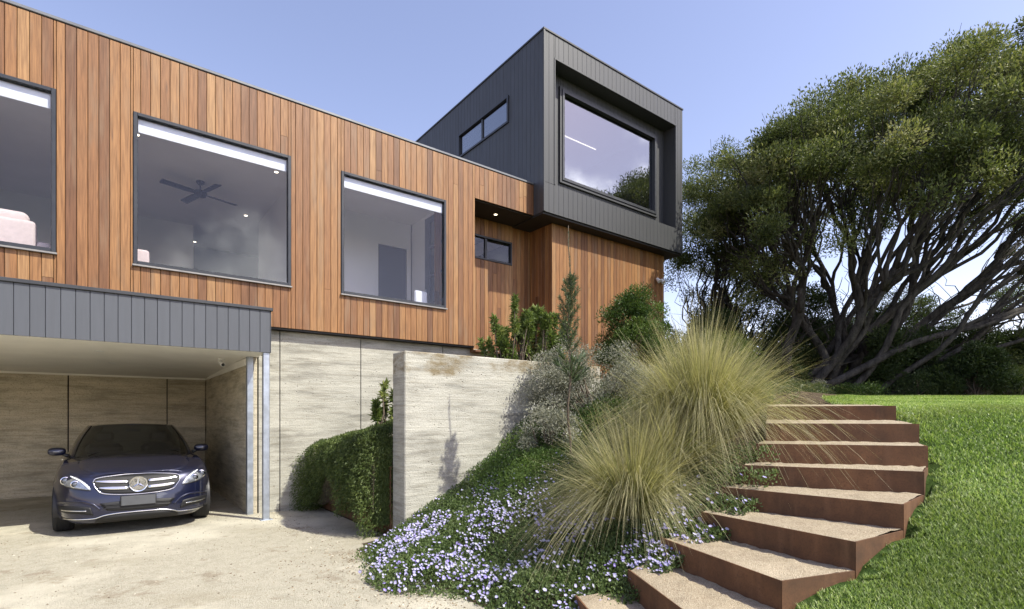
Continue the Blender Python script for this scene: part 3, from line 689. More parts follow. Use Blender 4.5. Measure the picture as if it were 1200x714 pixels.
# ------------------------------------------------------------------ retaining wall, planter, steps
def garden_walls():
    mb = MB(); mb.bbox(2.93, 6.45, 6.03, 6.38, -0.1, 2.37, .012)
    o = mb.build('retaining_wall', M['rammed_stained'], base=(2.93, 6.03, 0)); tag(o, 'freestanding pale rammed earth garden wall with brown stains along its top', 'wall')
    t = thing('planter', 'rusty corten steel planter edge between garden wall and house', 'planter', (2.91, 7.7, 0))
    mb = MB(); mb.bbox(2.90, 2.912, 6.385, 9.145, 0, 0.90, .002); mb.bbox(2.913, 2.95, 6.385, 9.145, .885, .90, .002); mb.build('side_panel', M['corten'], t)
    for k in range(2):
        mb = MB(); y = 7.3 + k * .92; mb.bbox(2.897, 2.8995, y, y + .006, 0, .90, .0005); mb.build('panel_joint', M['charcoal_metal'], t)
garden_walls()
def steps():
    b = (1.2, 3.4, 0.0)
    t = thing('garden_steps', 'curving flight of rusty corten steel steps filled with gravel beside the lawn', 'steps', b, house=False)
    th = 0.012
    for k in range(9):
        L0, R0, R1, L1 = [Vector((*p, 0)) for p in QUADS[k]]; z = STEP_Z[k]; zb = z - 0.30
        cx = (L0 + R0 + R1 + L1) / 4
        # riser: front plate and right return, both thin plates
        mb = MB(); d = (R0 - L0).normalized(); nrm = Vector((d.y, -d.x, 0)) * th
        P = [L0, R0, R0 - nrm * 1.0 , L0 - nrm]
        e = (R1 - R0).normalized(); n2 = Vector((-e.y, e.x, 0)) * th
        mb.prism([(L0.x, L0.y), (R0.x, R0.y), (R0.x + e.x * .002 + n2.x - nrm.x * .0, R0.y + n2.y), (L0.x - nrm.x, L0.y - nrm.y)][:2] + [((R0 + n2 - nrm * .5).x, (R0 + n2 - nrm * .5).y), ((L0 - nrm).x, (L0 - nrm).y)], zb, z)
        mb.build('riser', M['corten'], t)
        mb = MB(); a = R0 + e * .003; c = R1 - e * .006
        mb.prism([(a.x, a.y), (c.x, c.y), ((c + n2).x, (c + n2).y), ((a + n2).x, (a + n2).y)], zb, z - .0015)
        mb.build('side_plate', M['corten'], t)
        # gravel fill: a fine, slightly heaped bed
        n, m = 26, 12; V = []; F = []; rn = np.random.RandomState(70 + k)
        bump = rn.normal(0, .0035, (n + 1, m + 1))
        A = L0 - nrm * 1.02; B = R0 - nrm * 1.02 + n2 * 1.05; C = R1 + n2 * 1.05; D = L1
        for i in range(n + 1):
            for j in range(m + 1):
                u, v = i / n, j / m; p = (A * (1 - u) + B * u) * (1 - v) + (D * (1 - u) + C * u) * v
                hump = .022 * math.sin(math.pi * min(1, v * 1.1)) * (1 - u * .6) + (.04 if k >= 3 else .02) * v
                V.append((p.x, p.y, z - .012 + hump * (0.5 if k < 7 else 1.0) + bump[i, j] * (1 if 0 < v else .2)))
        for i in range(n):
            for j in range(m): q = i * (m + 1) + j; F.append((q, q + m + 1, q + m + 2, q + 1))
        mb = MB(); mb.add(V, F)
        mb.build('tread', M['tread_gravel'], t, smooth=True)
steps()
# ------------------------------------------------------------------ planting
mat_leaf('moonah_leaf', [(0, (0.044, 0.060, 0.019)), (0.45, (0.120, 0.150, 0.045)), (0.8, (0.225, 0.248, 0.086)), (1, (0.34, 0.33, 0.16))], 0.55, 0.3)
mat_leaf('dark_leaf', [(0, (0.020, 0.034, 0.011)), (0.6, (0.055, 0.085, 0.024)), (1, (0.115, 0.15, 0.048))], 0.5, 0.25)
mat_leaf('olive_leaf', [(0, (0.035, 0.055, 0.016)), (0.6, (0.085, 0.115, 0.033)), (1, (0.16, 0.18, 0.07))], 0.5, 0.3)
mat_leaf('lime_leaf', [(0, (0.06, 0.09, 0.02)), (0.6, (0.13, 0.17, 0.04)), (1, (0.20, 0.23, 0.08))], 0.5, 0.35)
mat_leaf('silver_leaf', [(0, (0.09, 0.10, 0.065)), (0.45, (0.23, 0.235, 0.175)), (0.85, (0.44, 0.43, 0.35)), (1, (0.62, 0.60, 0.54))], 0.65, 0.15)
mat_leaf('trailing_leaf', [(0, (0.035, 0.056, 0.016)), (0.55, (0.095, 0.135, 0.034)), (1, (0.19, 0.23, 0.07))], 0.5, 0.25)
mat_leaf('creeping_leaf', [(0, (0.025, 0.055, 0.012)), (0.55, (0.075, 0.130, 0.024)), (1, (0.16, 0.23, 0.05))], 0.5, 0.25)
mat_leaf('cover_leaf', [(0, (0.045, 0.075, 0.022)), (0.55, (0.115, 0.165, 0.050)), (1, (0.22, 0.27, 0.11))], 0.55, 0.25)
mat_leaf('petal', [(0, (0.36, 0.33, 0.66)), (0.55, (0.46, 0.43, 0.71)), (0.9, (0.60, 0.58, 0.76)), (1, (0.27, 0.20, 0.62))], 0.7, 0.3, along=((0.82, 0.82, 0.80), 0.55, 0.0, 0.95))
mat_leaf('tussock_blade', [(0, (0.060, 0.085, 0.020)), (0.35, (0.17, 0.185, 0.058)), (0.65, (0.35, 0.325, 0.135)), (1, (0.58, 0.52, 0.30))], 0.5, 0.35, along=((0.60, 0.54, 0.36), 0.45, 1.0, 0.6))
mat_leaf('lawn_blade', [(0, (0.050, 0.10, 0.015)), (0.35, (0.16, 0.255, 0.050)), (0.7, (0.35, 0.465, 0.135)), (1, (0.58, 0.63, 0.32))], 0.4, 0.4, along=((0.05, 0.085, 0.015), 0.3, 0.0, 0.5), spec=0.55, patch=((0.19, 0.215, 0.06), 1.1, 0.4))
mat_leaf('pine_needle', [(0, (0.05, 0.08, 0.04)), (0.6, (0.11, 0.155, 0.075)), (1, (0.20, 0.235, 0.13))], 0.5, 0.2)
mat_leaf('banksia_leaf', [(0, (0.07, 0.11, 0.025)), (0.55, (0.16, 0.215, 0.055)), (1, (0.33, 0.36, 0.13))], 0.45, 0.25)

def leaves(mb, P, D, L, Wd, R, rs, mi=0, fold=0.25):
    """one small folded leaf at each point P growing along D; numpy, four corners each"""
    n = len(P); D = D / np.maximum(np.linalg.norm(D, axis=1, keepdims=True), 1e-6)
    q = rs.normal(size=(n, 3)); S_ = np.cross(D, q); S_ /= np.maximum(np.linalg.norm(S_, axis=1, keepdims=True), 1e-6); N = np.cross(S_, D)
    L = np.broadcast_to(L, (n,))[:, None]; Wd = np.broadcast_to(Wd, (n,))[:, None]
    mid = P + D * L * 0.45 + N * L * 0.06
    V = np.stack([P, mid + S_ * Wd * .5 + N * Wd * fold, P + D * L, mid - S_ * Wd * .5 + N * Wd * fold], 1).reshape(-1, 3)
    k = np.arange(n)[:, None] * 4
    F = np.concatenate([k + np.array([[0, 1, 2]]), k + np.array([[0, 2, 3]])])
    mb.raw(V, F, np.repeat(R, 4), np.tile(np.array([0, .5, 1, .5]), n), mi)
def ball(rs, n, power=0.45):
    d = rs.normal(size=(n, 3)); d /= np.linalg.norm(d, axis=1, keepdims=True); return d * (rs.rand(n, 1) ** power)
def clumps(mb, C, rad, n, leaf, wid, rs, flat=0.7, up=0.35, spread=0.2, power=0.45):
    """leaf clumps: C (k,3) centres, rad (k,), n leaves per clump"""
    for c, r in zip(C, rad):
        m = int(n * (0.7 + 0.6 * rs.rand())); b = ball(rs, m, power); P = c + b * np.array([r, r, r * flat])
        D = b + rs.normal(size=(m, 3)) * 0.6 + np.array([0, 0, up]); tone = 0.5 + spread * rs.normal()
        R = np.clip(tone + rs.normal(size=m) * 0.17, 0, 1)
        leaves(mb, P, D, leaf * (0.7 + .6 * rs.rand(m)), wid * (0.7 + .6 * rs.rand(m)), R, rs)
def curve(a, b, sag, n, rs, wob=0.0):
    """bent line from a to b; sag moves its middle"""
    a, b = np.asarray(a, float), np.asarray(b, float); m = (a + b) / 2 + np.asarray(sag, float); out = []
    ph = rs.rand(3) * 6.28
    for i in range(n + 1):
        u = i / n; p = a * (1 - u) ** 2 + m * 2 * u * (1 - u) + b * u * u
        p = p + wob * np.sin(np.array([5.1, 6.3, 4.2]) * u * 1.6 + ph) * math.sin(math.pi * u); out.append(p)
    return out
def kmeans(X, k, rs, it=12):
    C = X[rs.choice(len(X), k, replace=False)]
    for _ in range(it):
        lab = np.argmin(((X[:, None] - C[None]) ** 2).sum(2), 1)
        for j in range(k):
            if (lab == j).any(): C[j] = X[lab == j].mean(0)
    return lab, C
def skeleton(mb, bases, T, k1, k2, r0, rs, lean=(0, 0, 0), f1=0.42, f2=0.62, wob=0.18, sides=6, dead=0):
    """trunks from bases fork twice and reach every target in T"""
    lab, C = kmeans(T, min(k1, len(T)), rs); lean = np.asarray(lean, float)
    for j in range(len(C)):
        X = T[lab == j]
        if not len(X): continue
        b = bases[int(np.argmin(((np.array(bases)[:, :2] - C[j][:2] * .35) ** 2).sum(1)))] if j >= len(bases) else bases[j]
        b = np.array(b); n1 = b * (1 - f1) + C[j] * f1 + lean * .4 + rs.normal(size=3) * .12
        w = r0 * math.sqrt(len(X) / len(T) * k1) * (0.8 + .35 * rs.rand())
        p1 = curve(b, n1, lean * .25 + rs.normal(size=3) * .12, 9, rs, wob)
        mb.tube(p1, list(np.linspace(w, w * .62, 10)), sides + 2)
        l2, C2 = kmeans(X, min(k2, len(X)), rs)
        for i in range(len(C2)):
            Y = X[l2 == i]
            if not len(Y): continue
            st = p1[-1 - rs.randint(0, 4)] if i else p1[-1]
            n2 = st * (1 - f2) + C2[i] * f2 + rs.normal(size=3) * .1
            w2 = w * (.48 if i else .60); p2 = curve(st, n2, lean * .12 + rs.normal(size=3) * .18, 8, rs, wob)
            mb.tube(p2, list(np.linspace(w2, w2 * .5, 9)), sides)
            for y in Y:
                s2 = p2[-1 - rs.randint(0, 4)]; w3 = w2 * .42
                p3 = curve(s2, y, rs.normal(size=3) * .15, 6, rs, wob * .7); mb.tube(p3, list(np.linspace(w3, w3 * .25, 7)), max(4, sides - 2), cap=False)
                for _ in range(2):
                    q = p3[rs.randint(2, 6)]; e = y + np.clip(rs.normal(size=3), -1.2, 1.2) * .42; mb.tube(curve(q, e, rs.normal(size=3) * .1, 4, rs, .05), list(np.linspace(w3 * .4, .004, 5)), 4, cap=False)
        for _ in range(dead):
            q = p1[rs.randint(3, 9)]; e = q + np.array([rs.normal() * .8 + lean[0] * .3, rs.normal() * .6, .4 + rs.rand()]) ; mb.tube(curve(q, e, rs.normal(size=3) * .2, 5, rs, .1), list(np.linspace(w * .14, .005, 6)), 4, cap=False)

def moonah():
    rs = np.random.RandomState(5); bx, by = 8.0, 14.2; bz = gz(bx, by) - .1
    t = thing('tree', 'huge wind swept tea tree leaning over the lawn with many fanning trunks', 'tree', (bx, by, bz), house=False)
    # outline of the top of the crown along x (metres) and its height
    TX = [5.6, 6.2, 7.2, 8.4, 9.6, 11.0, 12.6, 14.5, 17.0, 19.5]; TZ = [8.0, 8.9, 9.9, 10.5, 11.0, 11.55, 12.1, 12.3, 11.2, 9.0]
    T = []; R = []
    while len(T) < 560:
        x = rs.uniform(5.7, 19.2); v = rs.uniform(-1, 1); y = by + .2 + v * (2.2 + 2.2 * min(1, (x - 5.4) / 4)) + max(0, x - 14) * .15
        top = float(np.interp(x, TX, TZ)) * 1.0 - 0.6; thick = 1.1 + 2.3 * min(1, max(0, (x - 6) / 5))
        d = rs.rand() ** 1.5 * thick - rs.rand() ** 3 * .55; z = top - v * v * (1.6 if v > 0 else 1.2) - d + .35 * math.sin(x * 2.3 + v * 3)
        z *= 1 + (y - by) * .028
        T.append((x, y, z)); R.append(rs.uniform(.30, .60))
    T = np.array(T); R = np.array(R)
    bases = [np.array([bx + dx, by + dy, bz]) for dx, dy in ((-.75, .4), (.6, .5), (1.1, .35), (-.4, .5), (1.7, -.2), (.7, -.3), (-.55, .1), (.1, -.35), (.5, .25), (-.15, .45), (.9, -.1), (1.5, .2), (-.9, -.25), (1.3, -.4), (.35, .0), (1.9, .1), (-.3, -.1))]
    wood = MB(); skeleton(wood, bases, T, 18, 5, .125, rs, lean=(.25, 0, -.30), f1=.50, f2=.6, wob=.13, sides=7, dead=4)
    # low limbs sweeping out to the right
    for (ex, ey, ez, w) in ((17.5, 13.0, 7.2, .10), (18.5, 15, 6.0, .09), (16.0, 12.6, 5.2, .075), (17.5, 14.0, 4.4, .08), (15.5, 14.0, 3.6, .06), (14.5, 13.2, 6.4, .09), (15.5, 15.0, 7.8, .10), (13.4, 13.4, 4.6, .05)):
        p = curve((bx + 1.0 + rs.rand(), by + rs.normal() * .3, bz), (ex, ey, ez), (-.2, 0, -.35), 12, rs, .15); wood.tube(p, list(np.linspace(w, w * .3, 13)), 7)
        for _ in range(7):
            q = p[rs.randint(5, 13)]; e = q + np.array([rs.uniform(.4, 2.2), rs.normal() * .7, rs.uniform(.1, 1.3)]); wood.tube(curve(q, e, rs.normal(size=3) * .15, 5, rs, .1), list(np.linspace(w * .3, .006, 6)), 4, cap=False)
    wood.build('trunk', M['bark'], t, smooth=True)
    mb = MB(); clumps(mb, T, R, 520, .088, .034, rs, .66, .55, .22, .55)
    # thin lower sprays
    L = []
    for _ in range(130):
        x = rs.uniform(6.2, 18.5); L.append((x, by + rs.normal() * 1.7, float(np.interp(x, TX, TZ)) - rs.uniform(2.6, 4.6 if x < 12 else 5.6)))
    clumps(mb, np.array(L), np.full(130, .48), 260, .085, .03, rs, .6, .3, .2, .55)
    mb.build('crown', M['moonah_leaf'], t)
moonah()
def side_tree(bx, by, label, seed, T, leaf, k1=5, r0=.09, n=380, lean=(0, 0, -.2), name='tree', cr=(.35, .62), base_spread=.35, nb=4):
    rs = np.random.RandomState(seed); bz = gz(bx, by) - .1
    t = thing(name, label, 'tree', (bx, by, bz), house=False)
    T = np.array(T(rs)); wood = MB()
    skeleton(wood, [np.array([bx + rs.normal() * base_spread, by + rs.normal() * base_spread, bz]) for _ in range(nb)], T, k1, 4, r0, rs, lean=lean, wob=.26, dead=5)
    wood.build('trunk', M['bark'], t, smooth=True)
    mb = MB(); clumps(mb, T, rs.uniform(cr[0], cr[1], len(T)), int(n * 1.35), .082, .03, rs, .66, .45, .22, .55); mb.build('crown', M[leaf], t)
def crown_box(n, x0, x1, y0, y1, ztop, thick):
    def f(rs):
        out = []
        while len(out) < n:
            x, y = rs.uniform(x0, x1), rs.uniform(y0, y1); u, v = (x - (x0 + x1) / 2) / ((x1 - x0) / 2), (y - (y0 + y1) / 2) / ((y1 - y0) / 2)
            if u * u + v * v > 1.05: continue
            out.append((x, y, ztop - (u * u + v * v) * thick * .45 - rs.rand() ** 1.3 * thick))
        return out
    return f
side_tree(6.9, 17.2, 'slender multi stemmed tea tree just behind the dark box', 21, crown_box(62, 5.3, 8.2, 15.6, 19.5, 10.4, 3.6), 'moonah_leaf', 6, .085)
side_tree(7.6, 18.6, 'thin stemmed tea tree half hidden behind the leaning giant', 22, crown_box(40, 7.2, 10.2, 17, 20.5, 8.2, 2.6), 'moonah_leaf', 5, .075)
side_tree(14.2, 21.0, 'small pale tree seen through the sweeping limbs', 23, crown_box(70, 12.0, 18.0, 19, 23.5, 6.6, 3.0), 'olive_leaf', 5, .08)
side_tree(20.0, 20.0, 'green tree beyond the dark garden shed', 24, crown_box(48, 17.5, 23.5, 18, 23, 7.0, 3.2), 'olive_leaf', 5, .09)

def shrub(x, y, rx, ry, h, label, leaf, seed, n=26, per=330, ls=.06, lw=.024, cat='shrub', name='shrub', z0=None, cr=(.20, .34), up=.4, group=None, low=.12):
    rs = np.random.RandomState(seed); bz = (gz(x, y) if z0 is None else z0) - .03
    t = thing(name, label, cat, (x, y, bz), house=False, group=group)
    C = []
    while len(C) < n:
        u = rs.normal(size=3); u /= np.linalg.norm(u); u[2] = abs(u[2]); k = rs.uniform(.55, .92)
        C.append((x + u[0] * rx * k, y + u[1] * ry * k, bz + h * (low + (.86 - low) * u[2] * k * 1.05)))
    C = np.array(C); s = min(rx, ry, h) * 1.6
    mb = MB(); clumps(mb, C, rs.uniform(cr[0], cr[1], n) * s, per, ls, lw, rs, .85, up, .17); mb.build('foliage', M[leaf], t)
    st = MB()
    for c in C[::2]: st.tube(curve((x + rs.normal() * .04, y + rs.normal() * .04, bz - .05), c, rs.normal(size=3) * .08, 6, rs, .03), list(np.linspace(.022, .005, 7)), 5, cap=False)
    st.build('stem', M['stem_bark'], t, smooth=True); return t
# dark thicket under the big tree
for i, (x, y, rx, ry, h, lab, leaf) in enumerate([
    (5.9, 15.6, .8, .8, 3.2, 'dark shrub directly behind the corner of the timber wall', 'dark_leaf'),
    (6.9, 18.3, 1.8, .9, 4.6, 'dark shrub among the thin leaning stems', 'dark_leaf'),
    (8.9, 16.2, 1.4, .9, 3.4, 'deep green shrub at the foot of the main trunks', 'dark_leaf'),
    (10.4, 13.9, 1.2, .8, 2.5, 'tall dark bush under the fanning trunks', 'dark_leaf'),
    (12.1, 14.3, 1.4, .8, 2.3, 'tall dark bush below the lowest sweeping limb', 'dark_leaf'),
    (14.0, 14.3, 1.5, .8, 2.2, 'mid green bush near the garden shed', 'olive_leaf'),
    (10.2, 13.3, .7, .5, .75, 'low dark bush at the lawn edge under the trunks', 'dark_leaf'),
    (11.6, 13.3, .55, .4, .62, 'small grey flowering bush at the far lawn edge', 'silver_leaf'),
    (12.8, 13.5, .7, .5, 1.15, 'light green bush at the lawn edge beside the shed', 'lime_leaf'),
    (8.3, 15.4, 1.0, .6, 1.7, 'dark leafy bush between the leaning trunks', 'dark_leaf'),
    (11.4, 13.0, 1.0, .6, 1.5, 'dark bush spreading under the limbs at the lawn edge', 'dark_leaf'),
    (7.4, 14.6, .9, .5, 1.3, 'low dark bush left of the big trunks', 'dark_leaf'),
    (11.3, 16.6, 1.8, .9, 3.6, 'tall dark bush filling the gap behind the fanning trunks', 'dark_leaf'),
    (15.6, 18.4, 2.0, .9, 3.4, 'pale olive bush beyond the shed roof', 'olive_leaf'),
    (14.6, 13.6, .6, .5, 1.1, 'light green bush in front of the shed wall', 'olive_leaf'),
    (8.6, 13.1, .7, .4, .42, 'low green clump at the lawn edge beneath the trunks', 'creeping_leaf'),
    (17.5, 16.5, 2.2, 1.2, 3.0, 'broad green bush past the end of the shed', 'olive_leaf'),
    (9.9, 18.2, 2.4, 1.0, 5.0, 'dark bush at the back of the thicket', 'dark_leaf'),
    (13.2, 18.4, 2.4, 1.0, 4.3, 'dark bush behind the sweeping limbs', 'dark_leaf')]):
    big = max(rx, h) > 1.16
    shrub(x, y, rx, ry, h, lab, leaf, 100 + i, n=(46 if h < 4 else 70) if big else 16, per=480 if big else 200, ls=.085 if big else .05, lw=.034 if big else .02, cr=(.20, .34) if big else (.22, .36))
shrub(7.1, 12.3, .34, .28, .5, 'small silver white bush where the lawn meets the trees', 'silver_leaf', 130, n=10, per=160, ls=.05, lw=.014)
# bushes on the upper terrace by the house
shrub(2.55, 10.9, .92, .65, 2.45, 'dense dark green bush in front of the lower timber wall', 'creeping_leaf', 140, n=70, per=480, ls=.06, lw=.019, cr=(.16, .30))
shrub(4.2, 10.4, .85, .7, 1.55, 'bright yellow green bush behind the tallest grass tussock', 'lime_leaf', 141, n=30, per=380, ls=.07, lw=.014)
shrub(3.5, 11.9, .7, .6, 1.9, 'mid green bush at the far corner of the timber wall', 'olive_leaf', 142, n=26, per=360, ls=.06, lw=.02)
shrub(1.22, 7.65, 1.10, .7, 1.42, 'silver grey leaved bush behind the tussocks', 'silver_leaf', 143, n=64, per=420, ls=.034, lw=.013, cr=(.14, .24))
shrub(0.55, 7.0, .5, .4, .85, 'darker grey green bush touching the garden wall', 'silver_leaf', 144, n=26, per=260, ls=.032, lw=.012, cr=(.16, .26))

def banksia(x, y, z, h, w, label, seed, n=26):
    """upright stems ending in rosettes of blunt leaves"""
    rs = np.random.RandomState(seed); t = thing('shrub', label, 'shrub', (x, y, z), house=False)
    st = MB(); mb = MB()
    for i in range(n):
        a = rs.rand() * 6.28; k = math.sqrt(rs.rand()); e = np.array([x + math.cos(a) * w * k, y + math.sin(a) * w * k * .7, z + h * (.35 + .65 * rs.rand()) * (1 - .25 * k)])
        p = curve((x + rs.normal() * .06, y + rs.normal() * .06, z - .05), e, np.array([math.cos(a), math.sin(a), -.3]) * .12, 7, rs, .02); st.tube(p, list(np.linspace(.018, .007, 8)), 5, cap=False)
        d = p[-1] - p[-2]; d /= np.linalg.norm(d); m = 110
        u = rs.rand(m); P = e - d * (u[:, None] * .26); ring = rs.normal(size=(m, 3)); D = ring / np.linalg.norm(ring, axis=1, keepdims=True) + d * .55
        leaves(mb, P, D, .105 * (.7 + .5 * rs.rand(m)), .032, np.clip(.5 + .2 * rs.normal() + rs.normal(size=m) * .18, 0, 1), rs)
    st.build('stem', M['stem_bark'], t, smooth=True); mb.build('foliage', M['banksia_leaf'], t)
banksia(-0.05, 9.3, gz(0.0, 9.3) - .02, 1.75, .52, 'upright bright green bush beside the entry deck, nearest the long front', 31, 34)
banksia(0.52, 9.5, gz(.52, 9.5) - .02, 1.65, .50, 'upright bright green bush in front of the dark entry recess', 32, 32)
banksia(0.75, 8.55, gz(.75, 8.55) - .02, 1.15, .16, 'slim green plant between entry bush and sapling, behind the garden wall', 33, 9)
banksia(-1.92, 8.05, 1.35, .75, .22, 'small spiky plant above the trailing plant at the edge of the garden wall', 34, 8)

def sapling():
    rs = np.random.RandomState(8); x, y = .69, 6.34; z = gz(x, y) - .05; top = 3.84
    t = thing('sapling', 'tall thin conifer sapling with a bushy upper stem in front of the garden wall', 'tree', (x, y, z), house=False)
    P = [(x + .02 * math.sin(k * 1.3), y + .015 * math.cos(k * 1.7), z + (top - z) * k / 14) for k in range(15)]
    st = MB(); st.tube(P, list(np.linspace(.017, .004, 15)), 7); mb = MB(); path = np.array(P)
    def at(f): i = min(13, int(f * 14)); return path[i] + (path[i+1] - path[i]) * (f * 14 - i)
    def needles(a, b, m, L, tilt, w=.006):
        u = rs.rand(m); Q = np.array(a) + (np.array(b) - np.array(a)) * u[:, None]; d = (np.array(b) - np.array(a)); d = d / np.linalg.norm(d)
        r_ = rs.normal(size=(m, 3)); r_ /= np.linalg.norm(r_, axis=1, keepdims=True)
        leaves(mb, Q, r_ + d * tilt, L * (.6 + .6 * rs.rand(m)), w, np.clip(.5 + rs.normal(size=m) * .22, 0, 1), rs)
    for k in range(30):
        f = .49 + .29 * k / 29; a = k * 2.4; w = .105 * (1 - abs((f - .57) / .22) ** 2) + .03; p = at(f); e = p + np.array([math.cos(a) * w, math.sin(a) * w, w * 1.15 + .03])
        st.tube([p, (p + e) / 2 + np.array([0, 0, -.015]), e], [.005, .004, .003], 4, cap=False); needles(p, e, 90, .06, 1.0)
    needles(at(.76), at(.97), 150, .035, 1.8, .004); needles(at(.5), at(.78), 240, .06, 1.0)
    for k in range(9):
        f = .36 + .06 * rs.rand(); a = k * 2.4 + .5; p = at(f); e = p + np.array([math.cos(a) * .17, math.sin(a) * .17, .16 + .06 * rs.rand()])
        st.tube([p, e], [.005, .003], 4, cap=False); needles(p, e, 34, .13, 2.2, .010)
    st.build('trunk', M['stem_bark'], t, smooth=True); mb.build('foliage', M['pine_needle'], t)
sapling()

def tussock(x, y, n, L, rb, label, seed, spread=1.0, z=None, drop=.62, group='straw coloured grass tussocks beside the steps', lift=0.0, aim=None):
    rs = np.random.RandomState(seed); z = gz(x, y) - .02 if z is None else z
    t = thing('grass_tussock', label, 'ornamental grass', (x, y, z), house=False, group=group)
    seg = 9; nt_ = max(30, n // 60); ta = rs.rand(nt_) * 6.28; tk = np.sqrt(rs.rand(nt_)); tth = (.06 + .92 * tk ** 1.3 * spread) + rs.normal(size=nt_) * .09; ti = rs.randint(0, nt_, n)
    a = ta[ti] + rs.normal(size=n) * .13 / (.25 + tk[ti]); k = np.clip(tk[ti] + rs.normal(size=n) * .07, 0, 1); th = np.clip(tth[ti] + rs.normal(size=n) * .06, .02, 1.02); tl = 1 + rs.normal(size=nt_) * .13; tr = rs.normal(size=nt_) * .13
    ln = L * np.clip(tl[ti] + rs.normal(size=n) * .15, .35, 1.35) * (1.04 - .12 * k); g = drop * (.30 + .95 * rs.rand(n) ** 1.5) * (0.40 + .95 * k)
    b0 = np.stack([x + np.cos(a) * rb * k, y + np.sin(a) * rb * k, np.full(n, z) + lift * (1 - k)], 1); az = a + rs.normal(size=n) * .16
    hd = np.stack([np.cos(az), np.sin(az)], 1)
    if aim is not None: hd = hd + np.array(aim); 
    u = np.linspace(0, 1, seg + 1)[None, :]
    kink = rs.normal(size=n)[:, None] * .05 * u ** 3
    rad = ln[:, None] * (np.sin(th)[:, None] * u + .30 * g[:, None] * u ** 2.2); hz = ln[:, None] * (np.cos(th)[:, None] * u - g[:, None] * u ** 2.6 * .80 + kink)
    P = np.stack([b0[:, :1] + hd[:, :1] * rad, b0[:, 1:2] + hd[:, 1:2] * rad, b0[:, 2:] + hz], 2)
    q = rs.rand(n) * 6.28; side = np.stack([np.cos(q), np.sin(q), np.zeros(n)], 1)
    wd = (.0046 * (.5 + .9 * rs.rand(n)))[:, None] * np.clip(1.05 - u ** 3, .12, 1); wv = side[:, None, :] * wd[:, :, None]
    V = np.stack([P - wv * .5, P + wv * .5], 2).reshape(-1, 3); m = (seg + 1) * 2
    f = np.array([[2 * i, 2 * i + 1, 2 * i + 3, 2 * i + 2] for i in range(seg)]); F = (np.arange(n)[:, None, None] * m + f[None]).reshape(-1, 4)
    R = np.clip(.52 + tr[ti] + rs.normal(size=n) * .22, 0, 1); mb = MB(); mb.raw(V, F, np.repeat(R, m), np.tile(np.repeat(u[0], 2), n)); mb.build('blades', M['tussock_blade'], t); 
    sp = MB(); ns = max(12, n // 90)
    for i in range(ns):
        aa = rs.rand() * 6.28; tt_ = rs.uniform(.05, .7); l = L * rs.uniform(.9, 1.2); c = np.array([x + math.cos(aa) * rb * .5, y + math.sin(aa) * rb * .5, z])
        e = c + np.array([math.cos(aa) * math.sin(tt_), math.sin(aa) * math.sin(tt_), math.cos(tt_)]) * l
        sp.tube(curve(c, e, (0, 0, .1), 6, rs, .01), list(np.linspace(.0022, .0012, 7)), 3, cap=False)
    sp.build('seed_stalks', M['tussock_blade'], t)
tussock(2.02, 5.62, 8000, 1.36, .20, 'largest and tallest straw coloured grass tussock, beside the upper steps', 41, .48, drop=.84)
tussock(1.12, 4.87, 5600, 1.06, .15, 'low spreading grass tussock drooping over the violet flowers', 42, .66, drop=.98)
tussock(1.56, 5.24, 3200, .98, .12, 'middle sized grass tussock squeezed between the tallest and the drooping one', 43, .58, drop=.9)
tussock(1.35, 5.95, 1200, .72, .12, 'pale wispy grass tussock behind the drooping one, next to the silver bush', 44, 1.05, drop=.8)
tussock(2.9, 7.4, 1000, 1.0, .12, 'greener grass tussock half hidden behind the tallest one', 45, .8)
tussock(1.05, 8.9, 300, .55, .05, 'small dry grass tuft at the foot of the timber wall corner', 46, .8)

